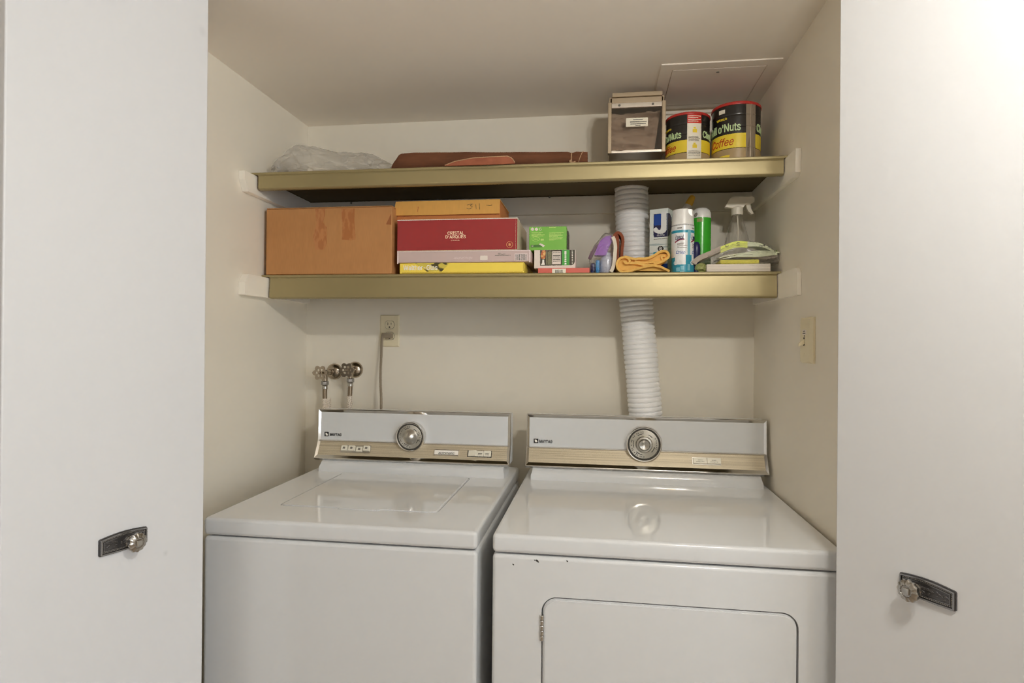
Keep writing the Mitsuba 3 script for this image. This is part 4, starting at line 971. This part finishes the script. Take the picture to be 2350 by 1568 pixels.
obj('side_shield', Fs.ppoly([(1533, 489), (1536.5, 489.5), (1541, 500), (1541, 522), (1536, 540), (1533, 543)], 0.0004), 'j_navy', t, smooth=False)
jp = [(1517.5, 487), (1530, 485.5), (1530, 528), (1527, 533), (1521, 536.5), (1511, 536.8), (1503, 533.5), (1499.8, 528), (1501, 524.5), (1506, 521.5), (1508.8, 523.5), (1510, 527), (1513, 528.2), (1516, 526.5), (1517.3, 521)]
obj('lettering', Fj.ppoly(jp, 0.0012), 'can_white', t, smooth=False, label='big white letter J')
obj('lettering', Fj.ptext('CLOTH', 1508, 539.2, 1524.5, 542.4, 0.0012, True), 'can_white', t, smooth=False)
obj('count_badge', Fj.ppoly([(1509, 571), (1512, 565.5), (1520, 565), (1523.5, 571), (1520, 577), (1512, 577)], 0.0005), 'coffee_black', t, smooth=False)
obj('lettering', Fj.ptext('8', 1513, 567.3, 1519, 575, 0.0009, True), 'can_white', t, smooth=False)
obj('blue_foot', Fj.prect(1499.5, 606, 1532, 628, 0.0004), 'j_blue', t, smooth=False)
obj('teal_band', Fj.prect(1499.5, 578, 1532, 589, 0.0004), 'teal_print', t, smooth=False)
obj('line', Fj.prect(1500, 547.8, 1532, 548.8, 0.0004), 'grey_print', t, smooth=False)

t = tag('spray_can', 'white and teal spray can with a white cap at the shelf front', 'can')
cS = at(1566.5, 600, 'y', -0.255); cS = (cS[0], -0.255); RS = 0.0318
zc0, zc1 = at(1566, 519, 'y', -0.255)[2], at(1566, 477.5, 'y', -0.285)[2]
z = lambda v: at(1566, v, 'y', -0.255 - RS)[2]
obj('can_body', lathe([(0, ZL + 0.0003), (RS * 0.95, ZL + 0.0003), (RS, ZL + 0.003), (RS, zc0 - 0.003), (RS * 0.97, zc0), (RS * 0.9, zc0), (0, zc0)], 56, (*cS, 0)), 'can_white', t, smooth=35)
zc1 = z(478)
capm = mf(lathe([(0, zc0 + 0.0005), (RS * 0.985, zc0 + 0.0005), (RS * 0.97, zc0 + 0.002), (RS * 0.90, zc1 - 0.0025), (RS * 0.87, zc1), (0, zc1)], 56, (*cS, 0)))
nick = trimesh.creation.cylinder(radius=0.0165, height=0.03, sections=40); nick = rot(nick, (1, 0, 0), math.pi / 2); nick.apply_translation((cS[0] + 0.0265, cS[1] - RS - 0.001, zc1 - 0.004))
obj('cap', tm(capm - mf(nick)), 'cap_white', t, smooth=35, label='white spray cap')
# printed sleeve
obj('top_line', cpatch(cS, RS, -1.5, 1.5, zc0 - 0.0030, zc0 - 0.0018, 0.0004), 'grey_print', t, smooth=40)
def sleeve(a0, a1, v0, v1, m, d=0.0004, nm='print'): return obj(nm, cpatch(cS, RS, a0, a1, z(v1), z(v0), d), m, t, smooth=40)
sleeve(-1.5, 1.5, 527.5, 533.5, 'teal_print', nm='teal_band')
sleeve(-1.5, 1.5, 607, 627, 'teal_print', nm='teal_band')
sleeve(-1.5, -0.85, 590, 607, 'teal_print', nm='teal_band')
sleeve(0.15, 0.72, 585, 607, 'teal_print', nm='teal_band')
sleeve(0.3, 0.6, 527, 545, 'aqua_print', 0.0006)
sleeve(0.30, 0.56, 540, 585, 'aqua_print', 0.0004, 'aqua_band')
for k, (aa, ww) in enumerate(((-0.80, 0.024), (0.70, 0.024))):
    obj('lettering', ctext('Lysol', cS, RS, aa, z(549), 0.0125, 0.0008, True, ww, 0.25), 'j_navy', t, smooth=False)
    a_ = np.linspace(aa - 0.05, aa + 0.8, 16)
    obj('swoosh', cat([cpatch(cS, RS, a_[i], a_[i + 1] + 0.01, z(556 - 5.5 * math.sin(math.pi * i / 22)), z(553.5 - 6.8 * math.sin(math.pi * i / 22)), 0.0006, 3) for i in range(15)]), 'maroon_print', t, smooth=40)
pr = [cpatch(cS, RS, -0.62, -0.62 + l, z(v + 1.1), z(v), 0.0005) for v, l in ((557.5, 0.62), (560, 0.55), (563.5, 0.9), (567, 0.85))]
pr += [cpatch(cS, RS, 0.78, 1.3, z(v + 1.1), z(v), 0.0005) for v in (559, 563, 567)] + [cpatch(cS, RS, q, q + 0.42, z(523.8), z(521.8), 0.0005) for q in (-0.62, 0.75)]
obj('print', cat(pr), 'grey_print', t, smooth=40, kind='stuff')
obj('script', cat(ctext('Crisp', cS, RS, -0.72, z(582), 0.0085, 0.0008, False, 0.026, 0.3), ctext('C', cS, RS, 0.80, z(582), 0.0085, 0.0008, False, 0.008, 0.3)), 'j_blue', t, smooth=False)
def circ(aa, v, r):
    m = ext(Point(0, 0).buffer(r).difference(Point(0, 0).buffer(r * 0.72)), 0.0008).subdivide(); x, y, d_ = m.vertices.T; g = aa + x / RS
    m.vertices = np.stack([cS[0] + (RS + 0.0007 + d_) * np.sin(g), cS[1] - (RS + 0.0007 + d_) * np.cos(g), z(v) + y], 1); return m
def tri(aa, v, r):
    m = ext(Polygon([(-r, r), (r, r), (0, -r)]).difference(Polygon([(-r * 0.6, r * 0.75), (r * 0.6, r * 0.75), (0, -r * 0.5)])), 0.0008).subdivide(); x, y, d_ = m.vertices.T; g = aa + x / RS
    m.vertices = np.stack([cS[0] + (RS + 0.0007 + d_) * np.sin(g), cS[1] - (RS + 0.0007 + d_) * np.cos(g), z(v) + y], 1); return m
for q, m in (('hazard_sign', circ(-0.75, 603, 0.0062)), ('hazard_sign', tri(-0.20, 602, 0.0066)), ('hazard_sign', circ(0.78, 603, 0.0062))): obj(q, m, 'can_white', t, smooth=False)
obj('print', cat([cpatch(cS, RS, a0, a1, z(v1), z(v0), 0.0008) for a0, a1, v0, v1 in ((-0.7, -0.35, 613.5, 622), (-0.3, 0.0, 610, 619), (0.3, 0.55, 606, 621), (-0.35, 0.0, 621, 624))]), 'aqua_print', t, smooth=40, kind='stuff')

t = tag('green_bottle', 'green bottle with a rounded white top, behind the spray can', 'bottle')
cG = at(1609, 560, 'y', -0.170); cG = (cG[0], -0.170); RG = 0.0280
zg = lambda v: at(1612, v, 'y', -0.170)[2]
obj('bottle', lathe([(0, ZL + 0.0003), (RG * 0.93, ZL + 0.0003), (RG, ZL + 0.004), (RG, zg(503)), (0, zg(503))], 48, (*cG, 0)), 'green_plastic', t, smooth=35)
h_ = zg(478) - zg(503)
obj('top', lathe([(RG, zg(503) + 0.0003), (RG * 1.01, zg(503) + h_ * 0.15), (RG * 0.99, zg(503) + h_ * 0.45), (RG * 0.86, zg(503) + h_ * 0.75), (RG * 0.62, zg(503) + h_ * 0.93), (RG * 0.30, zg(478)), (0, zg(478))], 48, (*cG, 0)), 'cap_white', t, smooth=40, label='rounded white top')
e = trimesh.creation.icosphere(subdivisions=2); e.apply_scale((0.0042, 0.0025, 0.0065)); e = rot(e, (0, 1, 0), 0.5); p = at(1597, 493, 'y', -0.170 - RG * 0.85); e.apply_translation(p)
obj('nozzle_hole', e, 'grey_print', t, smooth=True)
obj('badge', cpatch(cG, RG, -0.62, -0.02, zg(513), zg(505), 0.0005), 'badge_olive', t, smooth=40)

t = tag('navy_bottle', 'small navy bottle top showing between the spray can and the clear bag', 'bottle')
p = at(1599.5, 569, 'y', -0.272)
obj('bottle', lathe([(0, ZL + 0.0003), (0.008, ZL + 0.0003), (0.0085, ZL + 0.03), (0.0105, p[2] - 0.020), (0.0112, p[2] - 0.004), (0.0098, p[2] + 0.010), (0.006, p[2] + 0.017), (0, p[2] + 0.019)], 32, (p[0], -0.262, 0)), 'navy', t, smooth=40)

t = tag('yellow_nozzle_bottle', 'bottle with a slanted yellow nozzle, standing at the back behind the spray can', 'bottle')
yn = -0.120
p0, p1, p2 = at(1573, 485, 'y', yn), at(1580, 471, 'y', yn), at(1590.5, 450, 'y', yn)
obj('bottle', lathe([(0, ZL + 0.0003), (0.026, ZL + 0.0003), (0.028, ZL + 0.003), (0.028, p0[2] - 0.05), (0.022, p0[2] - 0.025), (0.012, p0[2] - 0.008), (0.011, p0[2]), (0, p0[2])], 40, (p0[0], yn, 0)), 'nozzle_white', t, smooth=35)
obj('collar', cone(p0 - (p1 - p0) * 0.3, p1, 0.0125, 0.0120), 'nozzle_white', t, smooth=35)
ax = p2 - p1; L = np.linalg.norm(ax)
obj('nozzle', lathe([(0, 0), (0.0115, 0), (0.0115, 0.004), (0.0108, L * 0.5), (0.0085, L * 0.9), (0.0065, L), (0, L)], 32, p1, ax), 'nozzle_yellow', t, smooth=35, label='yellow nozzle')

t = tag('clear_spray_bottle', 'clear plastic spray bottle with a white trigger head, near the right wall', 'bottle')
yS = -0.146
zs_ = lambda v: at(1692, v, 'y', yS)[2]
cC = (at(1691.5, 500, 'y', yS)[0], yS)
zb0 = ZL + 0.0004
prof = [(0.0, zb0), (0.040, zb0), (0.0435, zb0 + 0.004), (0.0435, zb0 + 0.062), (0.0400, zb0 + 0.076), (0.0340, zs_(553)), (0.0265, zs_(530)), (0.0190, zs_(507)), (0.0152, zs_(500)), (0.0148, zs_(494)), (0.0, zs_(494))]
obj('bottle', lathe(prof, 48, (*cC, 0)), 'clear_plastic', t, smooth=40, label='clear bottle')
obj('liquid', lathe([(0, zb0 + 0.001), (0.041, zb0 + 0.001), (0.0425, zb0 + 0.005), (0.0425, zb0 + 0.02), (0, zb0 + 0.02)], 48, (*cC, 0)), 'lavender_clear', t, smooth=40)
obj('collar', lathe([(0.0150, zs_(494.5)), (0.0168, zs_(494.3)), (0.0168, zs_(478)), (0.0140, zs_(476)), (0, zs_(476))], 40, (*cC, 0), flute=lambda g: 1 + 0.012 * np.cos(30 * g)), 'trigger_white', t, smooth=30)
hd = [cpt(u, v, yS) for u, v in ((1664, 476), (1677, 478), (1684, 477), (1704, 477), (1708, 471), (1716, 470), (1722, 468), (1729, 464), (1729, 456), (1724, 452.5), (1716, 454), (1700, 454), (1684, 453), (1676, 456), (1670, 465))]
hp = Polygon(hd).buffer(0.0015).buffer(-0.0005)
obj('trigger_head', cat(Frame((0, yS + 0.011, 0)).poly(hp.buffer(-0.0015), 0.022), Frame((0, yS + 0.0095, 0)).poly(hp, 0.019)), 'trigger_white', t, smooth=30, label='white trigger head')
tr = [cpt(u, v, yS) for u, v in ((1712, 472), (1721, 470), (1722, 480), (1728, 491), (1724, 492), (1717, 486), (1714, 479))]
obj('trigger', Frame((0, yS + 0.006, 0)).poly(Polygon(tr).buffer(0.0008), 0.012), 'trigger_white', t, smooth=30)
obj('tube', tube([(cC[0], yS, zs_(490)), (cC[0] - 0.002, yS, zb0 + 0.05), (cC[0] - 0.01, yS, zb0 + 0.004)], 0.0022, 8, n=20), 'trigger_white', t, smooth=40)

# ------------------------------------------------------------------ packet of gloves and sponges, paper block
yP = -0.262
t = tag('paper_block', 'flat white block at the right end of the shelf under the clear packet', 'paper block')
xa, xb = at(1622, 616, 'y', -0.288)[0], at(1769, 616, 'y', -0.288)[0]; zp1 = at(1695, 605.5, 'y', -0.288)[2]
m = box(xa, xb, -0.288, -0.200, ZL + 0.0003, zp1, 0.002)
obj('block', m, 'paper_white', t)
t = tag('sponge_packet', 'clear packet of sponges and gloves with a lime printed band, on the white block', 'packet')
zq = zp1 + 0.0006
xa2, xb2 = at(1652, 600, 'y', -0.275)[0], at(1742, 600, 'y', -0.275)[0]
obj('sponge', box(xa2, xb2, -0.280, -0.200, zq, zq + 0.0125, 0.003), 'sponge_yellow', t, label='yellow sponge')
def band(pts, th=0.0035, y0=-0.284, y1=-0.200, seed=31, wob=0.0012): return ribbon([cpt(u, v, yP) for u, v in pts], th, y0, y1, n=60, wob=wob, seed=seed)
obj('scourer', band([(1655, 592), (1672, 588), (1700, 587), (1735, 589), (1768, 590), (1782, 587)], 0.010, -0.272, -0.200, 33), 'sponge_grey', t, smooth=60)
obj('sleeve', band([(1648, 594), (1672, 588.5), (1705, 583.5), (1735, 579), (1760, 580), (1784, 582)], 0.0026, -0.284, -0.200, 34), 'pale_green', t, smooth=60)
hb = [(1590, 604), (1602, 592), (1622, 583), (1645, 573), (1668, 563), (1690, 557.5), (1715, 559), (1742, 563), (1762, 573), (1772, 580)]
bd = spline([cpt(u, v, yP) for u, v in hb], 80)
def part_band(a, b, m, off, nm, lab=None, th=0.0022): 
    q = bd[int(a * 79):int(b * 79) + 1] + np.array([0, off]); obj(nm, ribbon(q, th, -0.282, -0.205, n=50, wob=0.0010, seed=35), m, t, smooth=60, label=lab)
part_band(0.36, 0.68, 'lime_print', 0.0, 'lime_band', 'lime printed band')
part_band(0.66, 1.0, 'pale_green', 0.0, 'pale_band')
part_band(0.0, 0.40, 'sponge_grey', -0.004, 'glove_cuff', 'grey glove cuff', 0.014)
Fp = Frame((0, -0.2835, 0))
def fat(pts, w): return Fp.poly(LineString([Fp.px(*p) for p in pts]).buffer(w / 2, quad_segs=3), 0.0006)
face = Polygon([(x, z_) for x, z_ in zip(bd[28:54, 0], bd[28:54, 1] + 0.0015)] + [(x, z_ - 0.0165) for x, z_ in zip(bd[53:27:-1, 0], bd[53:27:-1, 1])])
obj('band_face', Fp.poly(face.buffer(0), 0.0012, -0.0012), 'lime_print', t, smooth=False)
face2 = Polygon([(x, z_) for x, z_ in zip(bd[52:, 0], bd[52:, 1] + 0.0015)] + [(x, z_ - 0.0125 * (1 - 0.7 * k)) for k, (x, z_) in zip(np.linspace(1, 0, 28), zip(bd[:51:-1, 0], bd[:51:-1, 1]))])
obj('band_face', Fp.poly(face2.buffer(0), 0.0012, -0.0013), 'pale_green', t, smooth=False)
sl = Polygon([Fp.px(u, v) for u, v in ((1650, 596), (1700, 583.5), (1742, 577), (1784, 580.5), (1784, 585), (1740, 590), (1690, 590))])
obj('sleeve_face', Fp.poly(sl.buffer(0), 0.001, -0.001), 'pale_green', t, smooth=False)
obj('print', cat(fat([(1666, 563), (1665, 566), (1670, 567), (1671, 563)], 0.0012), fat([(1697, 557.5), (1692, 557), (1690.5, 560), (1696, 561), (1697, 564), (1691, 564.5)], 0.0013), fat([(1746, 563), (1742, 564), (1743, 568), (1748, 568), (1749, 564), (1746, 563)], 0.001), fat([(1753.5, 562.8), (1754, 563.2)], 0.0042), fat([(1707, 585.5), (1718, 584.5)], 0.001), fat([(1721, 584.3), (1727, 584)], 0.001)), 'bulb_dark', t, smooth=False, kind='stuff')
gp = at(1790, 576, 'y', -0.245)
g = trimesh.creation.icosphere(subdivisions=3); g.apply_scale((0.0085, 0.010, 0.0065)); g.vertices *= (0.85 + 0.3 * meshkit.fbm(g.vertices * 160, 2, 4))[:, None]; g.apply_translation(gp + [-0.002, 0, -0.001])
obj('glove_tip', g, 'glove_green', t, smooth=60, label='bright green glove tip')
cx = (at(1590, 590, 'y', yP)[0] + at(1786, 590, 'y', yP)[0]) / 2
def packshape(w):
    w = w.copy(); x = w[:, 0]; w[:, 2] = -1 + (w[:, 2] + 1) * np.interp(x, [-1.1, -0.7, -0.2, 0.25, 0.7, 1.1], [0.45, 0.62, 0.92, 1.0, 0.85, 0.5]); return w
zt_ = at(1690, 556, 'y', yP)[2] + 0.002
fm = crumple((cx + 0.012, -0.246, (zp1 + zt_) / 2 - 0.002), (0.218, 0.094, zt_ - zp1 + 0.006), 0.7, 0.05, 2.6, 5, 44, True, packshape)
obj('film', fm, 'film', t, smooth=25, label='clear film')
t = tag('grey_rag', 'crumpled olive grey rag between the spray can and the white block', 'rag')
obj('rag', crumple((at(1607, 617, 'y', -0.26)[0], -0.245, ZL + 0.0145), (0.036, 0.055, 0.028), 0.8, 0.16, 2.6, 4, 52), 'badge_olive', t, smooth=40)

# ------------------------------------------------------------------ fittings on the walls
t = tag('outlet', 'ivory wall outlet with a grey plug, above the washing machine', 'outlet')
ox0, ox1, oz0, oz1 = 0.2768, 0.3460, 1.3065, 1.4175
Fo = Frame((0, -0.0005, 0))
def pillow(x0, x1, z0, z1, d): return hull([(x, -0.0005, z) for x in (x0, x1) for z in (z0, z1)] + [(x, -d * 0.6, z) for x in (x0, x1) for z in (z0, z1)] + [(x, -d, z) for x in (x0 + 0.003, x1 - 0.003) for z in (z0 + 0.003, z1 - 0.003)])
obj('plate', pillow(ox0, ox1, oz0, oz1, 0.0055), 'ivory_plate', t, smooth=False)
oxc = (ox0 + ox1) / 2; Fo = Frame((oxc, -0.0055, 0))
for zc in (1.3825, 1.3435):
    sh = Point(0, zc).buffer(0.0172).intersection(sbox(-0.02, zc - 0.0138, 0.02, zc + 0.0138))
    k = obj('receptacle', Fo.poly(sh.buffer(-0.0004), 0.0016), 'ivory_plate', t, smooth=False)
    obj('outline', Fo.poly(sh.buffer(0.0006).difference(sh.buffer(-0.0006)), 0.0003), 'slot_dark', k, smooth=False)
    obj('slot', cat(Fo.rect(-0.0072, zc - 0.001, -0.0050, zc + 0.0075, 0.0019), ), 'slot_dark', k, smooth=False)
    obj('slot', cat(Fo.rect(0.0052, zc + 0.0005, 0.0072, zc + 0.0070, 0.0019)), 'slot_dark', k, smooth=False)
    obj('ground_hole', Fo.poly(Point(0, zc - 0.0075).buffer(0.0026), 0.0019), 'slot_dark', k, smooth=False)
obj('screw', Fo.poly(Point(0, 1.363).buffer(0.0022), 0.0008), 'ivory_plate', t, smooth=False)
t = tag('power_cord', 'grey plug and cord hanging from the outlet to the back of the washing machine', 'cord')
pl = hull([(oxc + x, -0.0076, z) for x in (-0.011, 0.013) for z in (1.335, 1.352)] + [(oxc + x, -0.030, z) for x in (-0.012, 0.010) for z in (1.337, 1.353)] + [(oxc - 0.022, -0.024, z) for z in (1.345, 1.354)] + [(oxc - 0.022, -0.016, z) for z in (1.345, 1.354)])
obj('plug', pl, 'cord_grey', t, smooth=40)
cp = [(oxc - 0.020, -0.021, 1.350), (oxc - 0.0205, -0.024, 1.335), (oxc - 0.0195, -0.030, 1.300), (oxc - 0.0160, -0.046, 1.240), (oxc - 0.0110, -0.060, 1.180), (oxc - 0.0030, -0.074, 1.130), (oxc + 0.000, -0.082, 1.095), (oxc + 0.003, -0.088, 1.02), (oxc + 0.005, -0.092, 0.95)]
obj('cord', tube(cp, 0.0046, 14, n=70, flat=0.5), 'cord_grey', t, smooth=50)

def valve(name, ex, ez, label, wheel, ub, swing):
    t = tag(name, label, 'valve'); ax = (0, -1, 0)
    obj('escutcheon', lathe([(0.0285, 0.0006), (0.0288, 0.003), (0.027, 0.008), (0.022, 0.0135), (0.015, 0.017), (0.0085, 0.0185), (0, 0.0185)], 48, (ex, 0, ez), ax), 'old_chrome', t, smooth=40, label='domed wall plate')
    vy = -0.055; kx, _, kz = at(*wheel, 'y', vy - 0.030); bxv = at(ub, wheel[1], 'y', vy)[0]
    obj('stem', cat(tube([(ex, -0.017, ez), (ex - 0.002, -0.040, ez - 0.001), (bxv, vy, kz - 0.004)], 0.0072, 18, n=16), lathe([(0, 0), (0.0105, 0), (0.0115, 0.003), (0.0115, 0.010), (0.0105, 0.013), (0, 0.013)], 6, (ex, -0.020, ez), ax)), 'old_chrome', t, smooth=30)
    obj('body', cat(lathe([(0, -0.028), (0.0085, -0.028), (0.0095, -0.022), (0.009, -0.012), (0.0110, -0.006), (0.0115, 0.006), (0.008, 0.013), (0, 0.014)], 28, (bxv, vy, kz - 0.004)), tube([(bxv, vy, kz - 0.004), (bxv - 0.004, vy - 0.018, kz - 0.001), (kx, vy - 0.030, kz)], 0.0062, 16, n=12)), 'old_chrome', t, smooth=30)
    # six lobed hand wheel
    whl = Point(0, 0).buffer(0.0165)
    for i in range(6): whl = whl.union(Point(0.0150 * math.cos(i * math.pi / 3), 0.0150 * math.sin(i * math.pi / 3)).buffer(0.0068))
    for i in range(6): whl = whl.difference(Point(0.0098 * math.cos((i + 0.0) * math.pi / 3), 0.0098 * math.sin((i + 0.0) * math.pi / 3)).buffer(0.0036))
    whl = affinity.scale(whl, 1.18, 1.18, origin=(0, 0))
    Fv = Frame((kx, vy - 0.030, kz), (math.cos(swing), math.sin(swing), 0), (0.0, 0.0, 1))
    obj('hand_wheel', cat(Fv.poly(whl, 0.0050, 0), Fv.poly(whl.buffer(-0.0014), 0.0066, -0.0008), place(lathe([(0, -0.002), (0.0048, -0.002), (0.0045, 0.009), (0.003, 0.0105), (0, 0.011)], 20), Fv.o, Fv.X, Fv.Y)), 'old_chrome', t, smooth=30, label='lobed hand wheel')
    obj('nut', lathe([(0, 0), (0.0125, 0), (0.0135, 0.002), (0.0135, 0.011), (0.012, 0.013), (0, 0.013)], 8, (bxv, vy, kz - 0.043)), 'pewter', t, smooth=25)
    hz = kz - 0.044
    obj('ferrule', lathe([(0, -0.013), (0.0095, -0.013), (0.010, -0.011), (0.0088, -0.006), (0.010, -0.002), (0.009, 0), (0, 0)], 24, (bxv, vy, hz)), 'chrome_soft', t, smooth=30)
    dxh = 0.004 if name == 'water_valve' else 0.001
    obj('hose', tube([(bxv, vy, hz - 0.010), (bxv + dxh * 0.4, vy - 0.004, hz - 0.035), (bxv + dxh, vy - 0.008, hz - 0.065), (bxv + dxh * 2, vy - 0.012, hz - 0.14), (bxv + dxh * 2, vy - 0.012, hz - 0.20)], 0.0078, 18, n=40), 'hose', t, smooth=50, label='grey rubber hose')
    obj('hose_tag', tube([(bxv + dxh * 0.75, vy - 0.0068, hz - 0.046), (bxv + dxh, vy - 0.0085, hz - 0.066), (bxv + dxh * 1.5, vy - 0.0115, hz - 0.096)], 0.0092, 18, n=12), 'hose_tag', t, smooth=50, label='printed paper tag around the hose')
    if name == 'water_valve':
        obj('hose_tag', tube([(bxv + 0.014, vy - 0.004, hz - 0.047), (bxv + 0.016, vy - 0.006, hz - 0.066), (bxv + 0.019, vy - 0.010, hz - 0.096)], 0.0085, 18, n=12), 'hose_tag', t, smooth=50)


valve('water_valve', 0.1081, 1.2162, 'old chrome water valve nearer the corner, left of the other valve', (735, 856), 746, 0.12)
valve('water_valve_001', 0.1850, 1.2240, 'old chrome water valve nearer the outlet cord', (796, 849.5), 804.5, 0.12)

t = tag('light_switch', 'tall ivory light switch plate on the right wall of the closet', 'light switch')
sy0, sy1, sz0, sz1 = -0.5650, -0.4830, 1.2815, 1.3900
pl = hull([(W - 0.0005, y, z) for y in (sy0, sy1) for z in (sz0, sz1)] + [(W - 0.0050, y, z) for y in (sy0, sy1) for z in (sz0, sz1)] + [(W - 0.0095, y, z) for y in (sy0 + 0.013, sy1 - 0.004) for z in (sz0 + 0.004, sz1 - 0.004)])
obj('plate', pl, 'ivory_plate', t, smooth=False)
Fw = Frame((W - 0.0095, -0.515, 1.333), (0, -1, 0), (0, 0, 1))
Fw = Frame((W - 0.0095, -0.515, 1.333), (0, -1, 0), (0, 0, 1)) if Fw.N[0] < 0 else Frame((W - 0.0095, -0.515, 1.333), (0, 1, 0), (0, 0, 1))
sgn = 1 if Fw.X[1] < 0 else -1
obj('label', Fw.rect(-0.011, 0.016, 0.014, 0.028, 0.0005), 'card_white', t, smooth=False, label='white sticker')
obj('print', cat(Fw.rect(-0.006, 0.0235, 0.008, 0.0255, 0.0008), Fw.rect(-0.009, 0.0185, 0.011, 0.0208, 0.0008)), 'grey_print', t, smooth=False, kind='stuff')
obj('slot', Fw.rect(-0.004, -0.010, 0.004, 0.010, 0.0004), 'slot_dark', t, smooth=False)
obj('toggle', Fw.put(hull([(x, y, 0) for x in (-0.0036, 0.0036) for y in (-0.006, 0.006)] + [(x, y, 0.013) for x in (-0.0026, 0.0026) for y in (-0.012, -0.005)])), 'ivory_plate', t, smooth=False, label='toggle pointing down')
for y_ in (0.0135, -0.028): obj('screw', Fw.poly(Point(0.002, y_).buffer(0.0017), 0.0006), 'slot_dark' if y_ > 0 else 'ivory_plate', t, smooth=False)

t = tag('access_panel', 'framed access panel in the closet ceiling above the coffee cans', 'access panel')
ax0, ax1, ay0, ay1 = 1.1990, 1.5170, -0.3480, -0.0300
Fa = Frame((0, 0, H), (1, 0, 0), (0, -1, 0))     # normal turns down
o_ = rrect(ax0, -ay1, ax1, -ay0, 0.002); i_ = sbox(ax0 + 0.033, -ay1 + 0.024, ax1 - 0.032, -ay0 - 0.035)
obj('frame', stack(Fa, o_.difference(i_), 0.0032, 0.0010), 'ceiling_paint', t, smooth=25)
obj('panel', stack(Fa, i_.buffer(-0.0014), 0.0036, 0.0008), 'ceiling_paint', t, smooth=25)
pk = at(1647, 162.5, 'z', H)
obj('latch', cat(Fa.poly(Point(pk[0], -pk[1]).buffer(0.0042), 0.0046), Fa.put(box(-0.0045, 0.0045, -0.001, 0.001, 0.0046, 0.0052), pk[0], -pk[1])), 'grey_print', t, smooth=False, label='small screw latch')
obj('ceiling_lip', box(1.2100, W - 0.02, -0.012, -0.0006, H - 0.014, H - 0.0045, 0.001), 'ceiling_paint', 'access_panel', smooth=30)
